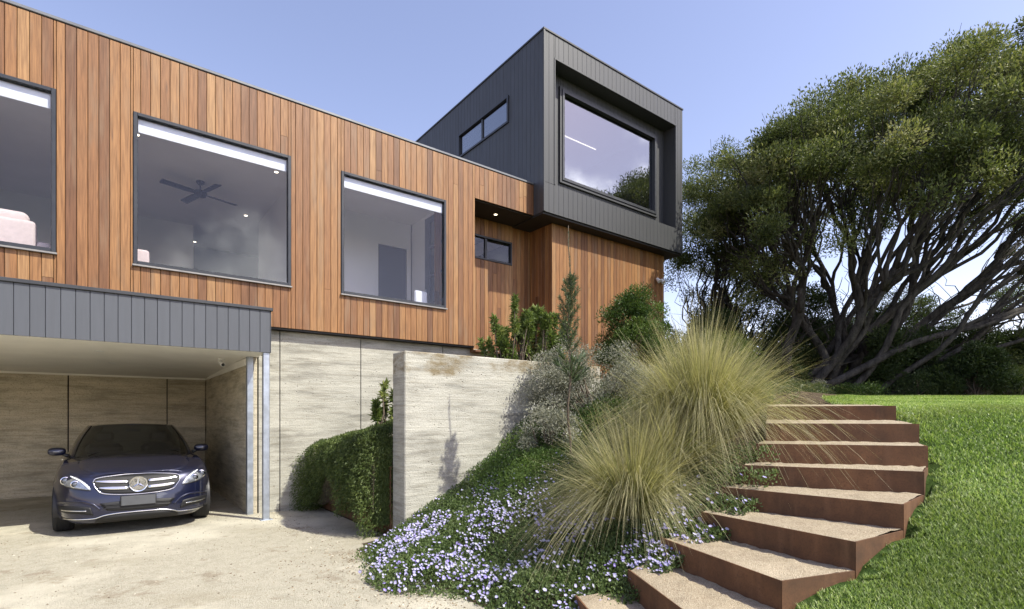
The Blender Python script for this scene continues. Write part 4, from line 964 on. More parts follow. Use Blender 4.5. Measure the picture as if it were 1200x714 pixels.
# ------------------------------------------------------------------ ground covers
def scatter_cover(rs, n, region, lift, thick):
    P = []
    while len(P) < n:
        s, t = rs.uniform(*region[0]), rs.uniform(*region[1])
        w = region[2](s, t)
        if rs.rand() > w: continue
        x, y, _ = h2w(s, t); P.append((x, y, ground_z(s, t) + lift(s, t) - rs.rand() ** 1.5 * thick))
    return np.array(P)
NZ = np.random.RandomState(3); NZP = NZ.rand(24, 4)
def lump(s, t, f=1.0):
    v = 0.0
    for p in NZP[:14]: v += math.sin(f * (1.6 + 3.2 * p[0]) * (s * math.cos(p[1] * 6.28) + t * math.sin(p[1] * 6.28)) + p[2] * 6.28)
    return v / 11 + .5
def flower_cover():
    rs = np.random.RandomState(12); mb = MB()
    def edge(t): return 2.28 + .16 * math.sin(t * 2.3) + .10 * math.sin(t * 5.1 + 1) - .28 * max(0, 1 - abs(t - 4.6) / 1.2) + max(0, 3.3 - t) * .12
    def reg(s, t):
        x, y, _ = h2w(s, t); d = sdist(x, y)
        if d > -.30 and not (d > -.62 and False): 
            for q in QUADS:
                if in_quad((x, y), q, .05): return 0
            if d > .45 or (x < 1 and d > .1): return 0
        if s > 4.55 + .25 * math.sin(t * 3): return 0
        return sstep(-.12, .15, s - edge(t)) * (1 - sstep(3.75, 4.5, s) * .6)
    def lift(s, t): return .03 + .10 * sstep(0, .5, s - edge(t)) + .10 * lump(s, t, 1.4) * sstep(0, .4, s - edge(t))
    P = scatter_cover(rs, 70000, ((1.9, 4.8), (1.3, 6.02), reg), lift, .09); n = len(P)
    D = rs.normal(size=(n, 3)) + np.array([0, 0, .9]); tone = np.array([lump(*w2h(p[0], p[1]), 2.2) for p in P])
    leaves(mb, P, D, .030 * (.6 + .7 * rs.rand(n)), .019 * (.7 + .5 * rs.rand(n)), np.clip(.25 + .45 * tone + rs.normal(size=n) * .16, 0, 1), rs)
    def freg(s, t):
        w = reg(s, t)
        if w <= 0: return 0
        return w * (.10 + .9 * sstep(.30, .70, lump(s + 5, t, 2.0))) * (1 - sstep(3.4, 4.3, s) * .75)
    Q = scatter_cover(rs, 2600, ((1.9, 4.5), (1.3, 6.0), freg), lambda s, t: lift(s, t) + .015, .012); m = len(Q); k = 10
    nrm = rs.normal(size=(m, 3)) * .42 + np.array([.38, -.42, .9]); nrm /= np.linalg.norm(nrm, axis=1, keepdims=True)
    a = np.cross(nrm, rs.normal(size=(m, 3))); a /= np.linalg.norm(a, axis=1, keepdims=True); b = np.cross(nrm, a)
    r = .0145 * (.55 + .8 * rs.rand(m)); ang = np.arange(k) * 2 * np.pi / k; rr = np.where(np.arange(k) % 2 == 0, 1.0, .86)
    ring = Q[:, None] + (a[:, None] * np.cos(ang)[None, :, None] + b[:, None] * np.sin(ang)[None, :, None]) * (r[:, None] * rr[None])[:, :, None] + nrm[:, None] * .005
    V = np.concatenate([Q[:, None], ring], 1).reshape(-1, 3); f = np.array([[0, 1 + i, 1 + (i + 1) % k] for i in range(k)])
    F = (np.arange(m)[:, None, None] * (k + 1) + f[None]).reshape(-1, 3); R = np.clip(rs.rand(m) * .95, 0, 1); vio = rs.rand(m) < .07; R[vio] = 1.0
    mb.raw(V, F, np.repeat(R, k + 1), np.tile(np.array([0] + [1] * k), m), 1)
    o = mb.build('flowering_ground_cover', [M['cover_leaf'], M['petal']], base=(3, 4, 0), house=False); tag(o, 'low ground cover full of small pale violet flowers in front of the garden wall', 'ground cover', kind='stuff')
flower_cover()
def creeping_cover():
    rs = np.random.RandomState(14); mb = MB()
    def reg(s, t):
        x, y, _ = h2w(s, t); d = sdist(x, y)
        if d > -.55: return 0
        return sstep(3.35, 3.9, s + .25 * math.sin(t * 4) - (6 - t) * .18) * (1 - sstep(6.2, 7.0, s))
    def lift(s, t): return .10 + .26 * lump(s * 1.3, t * 1.3, 1.2) + .12 * math.exp(-((s - 4.5) ** 2 + (t - 5.4) ** 2) * 1.6)
    P = scatter_cover(rs, 52000, ((3.3, 7.0), (3.0, 6.02), reg), lift, .17); n = len(P)
    D = rs.normal(size=(n, 3)) * .8 + np.array([0, 0, .9]); tone = np.array([lump(*w2h(p[0], p[1]), 1.9) for p in P])
    leaves(mb, P, D, .036 * (.6 + .7 * rs.rand(n)), .013, np.clip(.15 + .6 * tone + rs.normal(size=n) * .16, 0, 1), rs)
    o = mb.build('creeping_ground_cover', M['creeping_leaf'], base=(4.5, 5, 0), house=False); tag(o, 'dense mid green creeping ground cover sloping up along the garden wall', 'ground cover', kind='stuff')
creeping_cover()
def terrace_cover():
    rs = np.random.RandomState(15); mb = MB(); P = []
    while len(P) < 14000:
        x, y = rs.uniform(-.5, 7.5), rs.uniform(6.4, 13.4); s, t = w2h(x, y)
        if t > 8.95 or sdist(x, y) > -.25 or (t < 6.45 and s < 6.4) or s < 5.2: continue
        P.append((x, y, ground_z(s, t) + .16 * rs.rand() ** 1.3 * (.4 + lump(s, t))))
    P = np.array(P); n = len(P); D = rs.normal(size=(n, 3)) * .8 + np.array([0, 0, 1.0])
    leaves(mb, P, D, .075 * (.6 + .7 * rs.rand(n)), .02, np.clip(.5 + rs.normal(size=n) * .2, 0, 1), rs)
    o = mb.build('terrace_ground_cover', M['olive_leaf'], base=(7, 7, 2), house=False); tag(o, 'mixed low greenery on the terrace between bushes and timber wall', 'ground cover', kind='stuff')
terrace_cover()
def trailing_plant():
    rs = np.random.RandomState(16)
    t = thing('trailing_plant', 'thick green trailing plant spilling over the rusty planter', 'plant', (2.9, 7.7, 1.0))
    mb = MB(); P = []; D = []
    n = 62000
    for _ in range(n):
        tt_ = rs.uniform(6.40, 9.13); hang = rs.rand() < .62
        ed = 2.72 - .16 * math.sin(tt_ * 2.9) * .5 - .10 * lump(1, tt_, 3)
        if hang:
            length = .40 + .55 * lump(7, tt_ * 1.0, 2.3) + .10 * math.sin(tt_ * 9) + .38 * (1 - sstep(6.5, 7.4, tt_)) + .25 * sstep(8.5, 9.0, tt_); u = rs.rand() ** .8; f = abs(math.sin(tt_ * 7.3 + 1)) * .08
            P.append((2.90 - (.02 + (2.88 - ed + .16 * math.sin(min(1, u * 1.6) * 1.4)) * rs.rand() ** .85) - f * (1 - u) + rs.normal() * .02, tt_ + rs.normal() * .02, 1.24 - .15 * max(0, tt_ - 7.1) - u * length * 1.15 * (1 - .45 * math.exp(-((tt_ - 8.0) / .45) ** 2)) + .06 * lump(2, tt_, 4) + rs.normal() * .02)); D.append((-.55 + rs.normal() * .4, rs.normal() * .5, -.55 + rs.normal() * .4))
        else:
            s = 2.6 + rs.rand() ** 1.3 * 2.6
            dome = 1.20 + float(np.interp(s, [2.5, 2.8, 3.2, 4.0, 5.2], [-.04, .12, .20, .46, .85])) - .15 * max(0, tt_ - 7.1) + .10 * lump(s, tt_, 2.2)
            P.append((s, tt_, dome - rs.rand() ** 1.5 * .12)); D.append((rs.normal() * .7 - .3, rs.normal() * .7, .7 + rs.normal() * .4))
    for _ in range(9000):
        P.append((rs.uniform(2.74, 2.96), 6.395 + .28 * rs.rand() ** 1.4, rs.uniform(.16, 1.42))); D.append((-.5 + rs.normal() * .4, rs.normal() * .5, -.5 + rs.normal() * .4))
    n = len(P); P = np.array(P); D = np.array(D); tone = np.array([lump(p[1] * 1.6, p[2] * 1.5, 2.6) for p in P])
    leaves(mb, P, D, .042 * (.6 + .7 * rs.rand(n)), .013 * (.7 + .6 * rs.rand(n)), np.clip(.2 + .5 * tone + rs.normal(size=n) * .17, 0, 1), rs); mb.build('foliage', M['trailing_leaf'], t)
    st = MB()
    for k in range(70):
        tt_ = 6.42 + 2.7 * k / 70; s0 = 2.95 + .3 * rs.rand(); l = .3 + .55 * lump(7, tt_, 2.3)
        q = .12 + .16 * max(0, tt_ - 7.1); st.tube([(s0, tt_, 1.1 - q), (2.80, tt_, 1.20 - q), (2.70, tt_ + .01, 1.06 - q), (2.68, tt_, max(.15, 1.05 - q - l))], [.006, .005, .004, .002], 4, cap=False)
    st.build('stem', M['stem_bark'], t)
trailing_plant()

# ------------------------------------------------------------------ the lawn
def lawn():
    rs = np.random.RandomState(17); P = []
    N = 560000; Y = 2.0 + (12.3 - 2.0) * rs.rand(N * 2) ** 2.1; X = rs.rand(N * 2) * (Y * 1.06 + 2.6 - .6) + .6
    G = {}
    def gzc(x, y):
        k = (int(x / .08), int(y / .08))
        if k not in G:
            s, t = w2h((k[0] + .5) * .08, (k[1] + .5) * .08); xx, yy = (k[0] + .5) * .08, (k[1] + .5) * .08
            d = sdist(xx, yy); ins = any(in_quad((xx, yy), q, .035) for q in QUADS)
            G[k] = None if d < .05 or ins else (ground_z(s, t), (ground_z(s + .06, t) - ground_z(s - .06, t)) / .12, (ground_z(s, t + .06) - ground_z(s, t - .06)) / .12, s, t)
        g = G[k]
        if g is None: return None
        s, t = w2h(x, y); return g[0] + g[1] * (s - g[3]) + g[2] * (t - g[4])
    for x, y in zip(X, Y):
        z = gzc(x, y)
        if z is None: continue
        P.append((x, y, z - .004))
        if len(P) >= N: break
    P = np.array(P); n = len(P); a = rs.rand(n) * 6.28; far = np.clip(P[:, 1] / 4, .8, 2.2)
    L = .034 * (.4 + 1.0 * rs.rand(n)) * far ** .25; lean = .25 + .65 * rs.rand(n)
    d = np.stack([np.cos(a) * lean, np.sin(a) * lean, np.ones(n)], 1); d /= np.linalg.norm(d, axis=1, keepdims=True)
    sd = np.stack([-np.sin(a), np.cos(a), np.zeros(n)], 1) * (.0025 * far * (.7 + .6 * rs.rand(n)))[:, None]
    tip = P + d * L[:, None] + np.stack([np.cos(a), np.sin(a), -.4 * np.ones(n)], 1) * (L * .28)[:, None]; mid = P + d * (L * .55)[:, None]
    V = np.stack([P - sd, P + sd, mid + sd * .8, mid - sd * .8, tip], 1).reshape(-1, 3); k = np.arange(n)[:, None] * 5
    F = np.concatenate([k + np.array([[0, 1, 2]]), k + np.array([[0, 2, 3]]), k + np.array([[3, 2, 4]])])
    R = np.clip(.5 + rs.normal(size=n) * .22 + .12 * np.sin(P[:, 0] * 2.1 + np.sin(P[:, 1] * 1.7) * 2), 0, 1); R[rs.rand(n) < .04] = 1
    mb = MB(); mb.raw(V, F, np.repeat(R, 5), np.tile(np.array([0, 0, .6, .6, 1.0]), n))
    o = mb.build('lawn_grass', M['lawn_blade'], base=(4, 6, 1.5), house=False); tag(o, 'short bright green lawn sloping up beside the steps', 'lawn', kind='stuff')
lawn()
def shed():
    t = thing('garden_shed', 'dark garden shed under the trees at the far lawn edge', 'shed', (17.0, 15.5, 2.0), house=False)
    mb = MB(); rn = random.Random(4)
    for r in range(14):
        for k in range(14):
            x0 = 14.9 + k * .29 - (.145 if r % 2 else 0); mb.bbox(x0 + .006, x0 + .284, 14.6, 14.72, 1.9 + r * .115, 1.9 + r * .115 + .107, .006, r=rn.random())
    mb.box(14.8, 19.0, 14.63, 16.6, 1.85, 3.48); mb.build('wall', M['shed_wall'], t)
    mb = MB(); mb.add([(14.5, 14.3, 3.5), (19.2, 14.3, 3.5), (19.2, 16.8, 3.9), (14.5, 16.8, 3.9), (14.5, 14.3, 3.56), (19.2, 14.3, 3.56), (19.2, 16.8, 3.96), (14.5, 16.8, 3.96)],
        [(0,3,2,1),(4,5,6,7),(0,1,5,4),(1,2,6,5),(2,3,7,6),(3,0,4,7)]); mb.build('roof', M['charcoal_metal'], t)
mat_cladding('shed_wall', (0.04, 0.034, 0.032)); shed()

def loose_stones():
    """small stones and dry leaves lying about the driveway"""
    rs = np.random.RandomState(23); n = 5200; s = rs.uniform(-4.5, 2.5, n); t = 3.2 + 6.2 * rs.rand(n) ** 1.3; edge = rs.rand(n) < .35
    s[edge] = 2.25 - np.abs(rs.normal(size=edge.sum())) * .35
    ok = ~((t > 6.1) & (s > 2.6)); s, t = s[ok], t[ok]; n = len(s)
    x = CT * s - ST * t; y = ST * s + CT * t; r = .0035 + .0075 * rs.rand(n) ** 3
    P = np.stack([x, y, np.full(n, .004) + r * .4], 1)
    u = np.array([[1, 0, 0], [-.5, .87, 0], [-.5, -.87, 0], [.1, .1, .75], [0, 0, -.7]])
    V = P[:, None] + (u[None] + rs.normal(size=(n, 5, 3)) * .18) * r[:, None, None] * np.array([1.2, 1, .8])
    f = np.array([[0, 1, 3], [1, 2, 3], [2, 0, 3], [1, 0, 4], [2, 1, 4], [0, 2, 4]])
    F = (np.arange(n)[:, None, None] * 5 + f[None]).reshape(-1, 3); mb = MB(); mb.raw(V.reshape(-1, 3), F, np.repeat(rs.rand(n), 5))
    m = 420; s = 2.3 - np.abs(rs.normal(size=m)) * .5; t = rs.uniform(3.4, 6.0, m); x = CT * s - ST * t; y = ST * s + CT * t
    D = np.stack([rs.normal(size=m), rs.normal(size=m), np.full(m, .08)], 1); leaves(mb, np.stack([x, y, np.full(m, .010)], 1), D, .022 * (.5 + rs.rand(m)), .009, rs.rand(m), rs, 1)
    o = mb.build('loose_stones', [M['stone_chip'], M['dry_leaf']], base=(0, 5, 0), house=False); tag(o, 'small loose stones and dry leaves lying on the sandy driveway', 'stones', kind='stuff')
t_ = NT('stone_chip'); t_.set(col=t_.ramp(t_.attr(), [(0, (.16, .13, .09)), (.6, (.42, .37, .28)), (1, (.62, .58, .48))]), rough=.9, spec=.2); M['stone_chip'] = t_.m
mat_leaf('dry_leaf', [(0, (.10, .06, .03)), (1, (.30, .20, .10))], .8, .1)
loose_stones()
# ------------------------------------------------------------------ the car in the carport
def mat_car():
    t = NT('navy_paint'); f = t.n.new('ShaderNodeTexVoronoi'); f.inputs['Scale'].default_value = 900; t.lk(t.coord(), f.inputs['Vector'])
    sp = t.n.new('ShaderNodeSeparateColor'); t.lk(f.outputs['Color'], sp.inputs[0])
    t.set(col=t.mix(t.rng(sp.outputs[0], .3, 1, 0, .6), (0.005, 0.007, 0.026), (0.015, 0.020, 0.07)), metal=0.45, rough=0.34, coat=1.0, coatr=0.03); M['navy_paint'] = t.m
    simple('rubber', (0.014, 0.014, 0.014), 0.8, 0, 0.2, 30); simple('alloy', (0.42, 0.43, 0.45), 0.28, 0.9, 0.08)
    simple('black_mesh', (0.006, 0.006, 0.007), 0.6, 0, 0.3, 60); simple('plate_grey', (0.075, 0.078, 0.085), 0.6, 0, 0.1, 14)
    simple('lamp_silver', (0.36, 0.38, 0.42), 0.22, 0.75, 0.3, 26); simple('lamp_white', (0.80, 0.82, 0.86), 0.22, 0, 0.04); simple('seat_leather', (0.05, 0.045, 0.04), 0.6, 0, 0.1)
mat_car()
def car():
    CX, CY = 0.32, 8.56                                   # middle of the front bumper
    t = thing('car', 'dark navy blue sedan parked nose out in the carport', 'car', (CX, CY + 2.3, 0))
    def cat(P, n):
        P = [np.array(p, float) for p in P]; out = []; Q = [2 * P[0] - P[1]] + P + [2 * P[-1] - P[-2]]; m = len(P) - 1
        for i in range(n + 1):
            u = i / n * m; k = min(int(u), m - 1); f = u - k; a, b, c, d = Q[k:k+4]
            out.append(.5 * ((2 * b) + (-a + c) * f + (2 * a - 5 * b + 4 * c - d) * f * f + (-a + 3 * b - 3 * c + d) * f ** 3))
        return np.array(out)
    OUT = cat([(0, 0), (.22, .006), (.44, .035), (.62, .10), (.75, .22), (.84, .42), (.888, .68), (.900, 1.0), (.903, 1.5), (.905, 2.2), (.905, 3.0), (.900, 3.7), (.875, 4.15), (.80, 4.48), (.62, 4.62), (.30, 4.68), (0, 4.69)], 192)
    LV = [(.0, .10, .075), (.06, .045, .022), (.14, .022, .004), (.26, .010, .0), (.40, .004, .006), (.55, .0, .020), (.70, .002, .045), (.82, .012, .075), (.91, .030, .112), (.97, .055, .15), (1.0, .085, .19)]
    LF = np.array([l[0] for l in LV]); LI = np.array([l[1] for l in LV]); LO = np.array([l[2] for l in LV])
    zlow = lambda y: float(np.interp(y, [0, .25, .6, 1.2, 3.4, 4.2, 4.69], [.175, .18, .20, .19, .19, .22, .26]))
    zsh = lambda y: float(np.interp(y, [0, .10, .3, .8, 1.3, 2.2, 3.4, 4.2, 4.69], [.775, .79, .825, .885, .925, .95, .985, 1.02, 1.0]))
    def ringpt(p, lf):
        ins, off = np.interp(lf, LF, LI), np.interp(lf, LF, LO); x, y = p
        fx = math.cos(min(1, abs(x) / .9) * 1.45); X = x * (1 - ins / .905)
        return (X, y + off * (1 if y < 2.3 else -1) * (1 if (y < .9 or y > 3.9) else 0) * max(0, fx), zlow(y) + (zsh(y) - zlow(y)) * lf)
    fr = OUT[OUT[:, 1] < 0.75]
    def nose(x, z):
        """depth of the bumper face at a given width and height"""
        lf = min(1, max(0, (z - .18) / (.79 - .18))); ins, off = np.interp(lf, LF, LI), np.interp(lf, LF, LO)
        ax = min(abs(x) / (1 - ins / .905), .895); y = float(np.interp(ax, fr[:, 0], fr[:, 1])); return y + off * math.cos(min(1, ax / .9) * 1.45)
    w = lambda x, y, z: (CX + x, CY + y, z)
    lfs = sorted(set(list(np.linspace(0, 1, 23)))); WH = ((.82, .325), (3.66, .325)); RA = .352
    # lower body with wheel openings
    mb = MB(); n = len(OUT)
    for sx in (-1, 1):
        V = []; F = []
        for p in OUT:
            for lf in lfs: V.append(list(ringpt(p, lf)))
        m = len(lfs)
        for q in V:
            if abs(q[0]) > .55:
                for wy, wz in WH:
                    d = math.hypot(q[1] - wy, q[2] - wz)
                    if RA - .035 < d < RA + .03: k = RA / d; q[1] = wy + (q[1] - wy) * k; q[2] = wz + (q[2] - wz) * k
                for wy, wz in WH:
                    d = math.hypot(q[1] - wy, q[2] - wz)
                    if RA - .005 < d < RA + .07: q[0] += math.copysign(.012 * (1 - (d - RA) / .07), q[0])
        for i in range(n - 1):
            for j in range(m - 1):
                f = (i * m + j, (i + 1) * m + j, (i + 1) * m + j + 1, i * m + j + 1); c = np.mean([V[k] for k in f], 0)
                if abs(c[0]) > .55 and any(math.hypot(c[1] - wy, c[2] - wz) < RA - .004 for wy, wz in WH): continue
                F.append(f)
        mb.add([w(sx * q[0], q[1], q[2]) for q in V], F)
    # underside
    for i in range(n - 1):
        a, b = ringpt(OUT[i], 0), ringpt(OUT[i+1], 0)
        if abs(a[0]) > .02 or abs(b[0]) > .02: mb.add([w(-a[0], a[1], a[2]), w(a[0], a[1], a[2]), w(b[0], b[1], b[2]), w(-b[0], b[1], b[2])], [(0, 1, 2, 3)])
    # deck from the nose to the tail
    NC = 20; crown = lambda y: float(np.interp(y, [0, .10, .3, .8, 1.25, 2, 3.6, 4.2, 4.69], [0, .012, .030, .055, .058, .05, .05, .045, .03]))
    top = [ringpt(p, 1.0) for p in OUT]; D = []; hood = MB()
    for q in top:
        row = []
        for k in range(NC + 1):
            u = -1 + 2 * k / NC; cr = crown(q[1]) * (1 - abs(u) ** 2.4) + .010 * math.exp(-((abs(u) - .62) / .10) ** 2) * min(1, q[1] * 2) - .006 * math.exp(-(u / .25) ** 2) * min(1, q[1])
            row.append((q[0] * u, q[1] - .02 * (1 - u * u) * (q[1] < .5), q[2] + cr))
        D.append(row)
    for i in range(n - 1):
        for k in range(NC):
            ps = [D[i][k], D[i][k+1], D[i+1][k+1], D[i+1][k]]; mb.add([w(*p) for p in ps], [(0, 1, 2, 3)])
    bo = mb.build('body', M['navy_paint'], t); bm = bmesh.new(); bm.from_mesh(bo.data); bmesh.ops.remove_doubles(bm, verts=bm.verts, dist=.0008); bmesh.ops.recalc_face_normals(bm, faces=bm.faces); bm.to_mesh(bo.data); bm.free(); smooth_by_angle(bo, 32)
    hv = []; hf = []; rows = [i for i in range(n) if .05 < D[i][0][1] < 1.24]
    for i in rows:
        for k in range(2, NC - 1): p = D[i][k]; hv.append(w(p[0], p[1], p[2] + .007))
    cols = NC - 3
    for a in range(len(rows) - 1):
        for k in range(cols - 1): hf.append((a * cols + k, (a + 1) * cols + k, (a + 1) * cols + k + 1, a * cols + k + 1))
    hood.add(hv, hf); ho = hood.build('bonnet', M['navy_paint'], t, smooth=True); sm = ho.modifiers.new('thick', 'SOLIDIFY'); sm.thickness = .012; sm.offset = -1
    # greenhouse
    R0 = cat([(0, 1.20, .985), (.40, 1.235, .978), (.66, 1.34, .955), (.775, 1.56, .945), (.80, 2.1, .95), (.80, 2.7, .958), (.785, 3.3, .975), (.72, 3.8, 1.0), (.42, 4.06, 1.035), (0, 4.12, 1.045)], 72)
    R1 = cat([(0, 1.98, 1.425), (.33, 2.0, 1.417), (.50, 2.06, 1.398), (.565, 2.2, 1.392), (.585, 2.5, 1.402), (.582, 2.8, 1.40), (.565, 3.08, 1.385), (.50, 3.28, 1.362), (.28, 3.38, 1.368), (0, 3.40, 1.372)], 72)
    NV = 10
    def gp(i, v):
        a, b = R0[i], R1[i]; p = a * (1 - v) + b * v; bul = .035 * math.sin(math.pi * v); q = np.array([p[0], p[1], 0.0]) - np.array([0, 2.6, 0]); q[0] *= 1.6; q /= max(1e-6, np.linalg.norm(q)); p = p + q * bul; return p
    parts = {'windscreen': (0, 19), 'pillar': (19, 23), 'side_window': (23, 37), 'pillar_b': (37, 40), 'rear_side_window': (40, 53), 'pillar_c': (53, 61), 'rear_window': (61, 72)}
    for nm, (a, b) in parts.items():
        for sx in ((-1, 1) if nm not in ('windscreen', 'rear_window') else (0,)):
            mb = MB(); sides = (-1, 1) if sx == 0 else (sx,)
            for s_ in sides:
                V = [gp(i, v / NV) for i in range(a, b + 1) for v in range(NV + 1)]; m = NV + 1
                mb.add([w(s_ * p[0], p[1], p[2]) for p in V], [(i * m + v, (i + 1) * m + v, (i + 1) * m + v + 1, i * m + v + 1) for i in range(b - a) for v in range(NV)])
            glass = 'window' in nm or nm == 'windscreen'
            o = mb.build('pillar' if 'pillar' in nm else nm, M['car_glass'] if glass else M['navy_paint'], t, smooth=True)
            if sx == 0: bm = bmesh.new(); bm.from_mesh(o.data); bmesh.ops.remove_doubles(bm, verts=bm.verts, dist=.001); bm.to_mesh(o.data); bm.free(); o.data.polygons.foreach_set('use_smooth', [True] * len(o.data.polygons))
    mb = MB(); V = []; F = []
    for i in range(len(R1)):
        for k in range(15): u = -1 + 2 * k / 14; V.append(w(R1[i][0] * u, R1[i][1], R1[i][2] + .028 * (1 - u * u) * math.sin(math.pi * min(1, max(0, (R1[i][1] - 1.95) / 1.5))) ** .5 if 1.95 < R1[i][1] < 3.45 else R1[i][2]))
    for i in range(len(R1) - 1):
        for k in range(14): F.append((i * 15 + k, (i + 1) * 15 + k, (i + 1) * 15 + k + 1, i * 15 + k + 1))
    mb.add(V, F); o = mb.build('roof', M['navy_paint'], t, smooth=True)
    for s_ in (-1, 1):                                     # dark rubber along the edge of the windscreen
        mb = MB(); P = [gp(19, v / NV) for v in range(NV + 1)]; mb.tube([w(s_ * p[0], p[1] - .004, p[2] + .003) for p in P], .009, 6); mb.build('seal', M['black_plastic'], t, smooth=True)
    mb = MB(); mb.tube([w(-.62 + 1.24 * k / 16, 1.27 + .09 * abs(-1 + k / 8) ** 2, .978 - .025 * abs(-1 + k / 8) ** 2) for k in range(17)], .016, 6); mb.build('cowl', M['black_plastic'], t, smooth=True)
    for (x0, x1) in ((-.56, .02), (.02, .58)):
        mb = MB(); P = [(x0 + (x1 - x0) * k / 6, 1.285 + .035 * (k / 6) + .03 * abs((x0 + (x1 - x0) * k / 6) / .7) ** 2, 1.012 + .012 * k / 6) for k in range(7)]; mb.tube([w(*p) for p in P], .008, 5); mb.build('wiper', M['black_plastic'], t, smooth=True)
    # patches laid on the bumper face
    def strip(name, mat, topc, botc, rows=4, off=.006, parent=t, n=18, depth=.02):
        T = cat(topc, n); B = cat(botc, n); mb = MB(); V = []; F = []
        for i in range(n + 1):
            for j in range(rows + 1):
                p = T[i] * (1 - j / rows) + B[i] * (j / rows); V.append(w(p[0], nose(p[0], p[1]) - off, p[1]))
        m = rows + 1
        for i in range(n):
            for j in range(rows): F.append((i * m + j, (i + 1) * m + j, (i + 1) * m + j + 1, i * m + j + 1))
        mb.add(V, F); o = mb.build(name, M[mat], parent, smooth=True); s_ = o.modifiers.new('thick', 'SOLIDIFY'); s_.thickness = depth; s_.offset = 0; return o
    def line(name, mat, pts, rad, off, parent=t, n=30, flat=None):
        P = cat(pts, n); mb = MB(); mb.tube([w(p[0], nose(p[0], p[1]) - off, p[1]) for p in P], rad, 7); return mb.build(name, M[mat], parent, smooth=True)
    g = strip('grille', 'black_mesh', [(-.47, .715), (-.38, .755), (-.2, .768), (0, .772), (.2, .768), (.38, .755), (.47, .715)], [(-.47, .675), (-.40, .60), (-.33, .555), (0, .528), (.33, .555), (.40, .60), (.47, .675)], 8, .004, depth=.012, n=30)
    line('grille_frame', 'chrome', [(-.475, .70), (-.43, .75), (-.2, .775), (0, .779), (.2, .775), (.43, .75), (.475, .70), (.44, .62), (.35, .55), (0, .522), (-.35, .55), (-.44, .62), (-.475, .70)], .007, .009, g, 60)
    for z0, h in ((.700, .016), (.618, .016)):
        for sx in (-1, 1):
            e = .455 if z0 > .65 else .415
            strip('louvre', 'chrome', [(sx * e, z0 + h * .3 + .012), (sx * .3, z0 + h + .005), (sx * .105, z0 + h - .004)], [(sx * e, z0 - h * .5 + .012), (sx * .3, z0 - h - .002), (sx * .105, z0 - h - .012)], 3, .017, g, 12, .016)
    # emblem: ring with a three pointed star
    yb = nose(0, .65) - .035; zc = .652
    e = thing('emblem', None, None, (CX, CY + yb, zc)); e.location = (0, 0, 0); e.rotation_euler = (0, 0, 0); bpy.data.objects.remove(e)
    mb = MB(); RR = .098; mb.lathe([(RR - .012, -.004), (RR - .009, -.012), (RR, -.014), (RR + .006, -.006), (RR + .004, .008), (RR - .012, .008), (RR - .012, -.004)], w(0, yb, zc), 'y', 40)
    for k in range(3):
        a = math.pi / 2 + k * 2 * math.pi / 3; c, s_ = math.cos(a), math.sin(a); pc, ps = -s_, c
        tip = (c * RR * .97, 0, s_ * RR * .97); bl = .021
        V = [w(tip[0], yb - .003, zc + tip[2]), w(pc * bl, yb, zc + ps * bl), w(-pc * bl, yb, zc - ps * bl), w(0, yb - .016, zc), w(0, yb + .004, zc)]
        mb.add(V, [(0, 1, 3), (0, 3, 2), (0, 4, 1), (0, 2, 4)])
    em = mb.build('emblem', M['chrome'], g); mb = MB(); mb.lathe([(0, .004), (RR - .008, .004), (RR - .008, .012)], w(0, yb, zc), 'y', 32); mb.build('badge_disc', M['black_mesh'], g)
    for sx in (-1, 1):
        h = strip('headlight', 'lamp_silver', [(sx * .845, .775), (sx * .80, .806), (sx * .70, .795), (sx * .60, .742), (sx * .53, .672), (sx * .497, .618)], [(sx * .85, .74), (sx * .80, .678), (sx * .70, .638), (sx * .62, .622), (sx * .55, .610), (sx * .497, .604)], 6, .005, depth=.010, n=20)
        line('running_light', 'lamp_white', [(sx * .835, .790), (sx * .78, .792), (sx * .70, .776), (sx * .60, .72), (sx * .535, .65), (sx * .51, .618)], .0095, .012, h)
        line('bezel', 'black_plastic', [(sx * .848, .735), (sx * .80, .676), (sx * .70, .636), (sx * .62, .620), (sx * .50, .602)], .006, .008, h)
        for (lx, lz, r) in ((.755, .722, .043), (.655, .682, .037)):
            y0 = nose(lx, lz) - .012; mb = MB(); mb.lathe([(r + .010, .012), (r + .010, -.002), (r, -.006), (r * .9, .006)], w(sx * lx, y0, lz), 'y', 20); mb.build('lens_ring', M['chrome'], h, smooth=False)
            mb = MB(); mb.lathe([(r * .9, .006), (r * .7, -.008), (r * .35, -.014), (0, -.016)], w(sx * lx, y0, lz), 'y', 20); mb.build('lens', M['lens_glass'], h, smooth=True)
        i = strip('air_intake', 'black_mesh', [(sx * .835, .395), (sx * .74, .408), (sx * .60, .405), (sx * .50, .385)], [(sx * .825, .33), (sx * .74, .315), (sx * .60, .308), (sx * .47, .285)], 4, .004, depth=.008)
        line('chrome_strip', 'chrome', [(sx * .80, .352), (sx * .70, .350), (sx * .54, .345)], .0085, .014, i)
        line('bumper_crease', 'navy_paint', [(sx * .86, .43), (sx * .74, .46), (sx * .60, .47), (sx * .48, .43), (sx * .40, .35)], .012, .001)
    strip('lower_grille', 'black_mesh', [(-.41, .43), (-.2, .445), (0, .45), (.2, .445), (.41, .43)], [(-.33, .335), (-.2, .325), (0, .32), (.2, .325), (.33, .335)], 4, .004, depth=.008)
    for k in range(2): line('grille_bar', 'black_plastic', [(-.37, .405 - k * .04), (0, .41 - k * .04), (.37, .405 - k * .04)], .006, .010)
    line('chrome_lip', 'chrome', [(-.80, .238), (-.62, .238), (-.46, .243), (-.36, .275), (-.22, .292), (0, .296), (.22, .292), (.36, .275), (.46, .243), (.62, .238), (.80, .238)], .0085, .010, n=60)
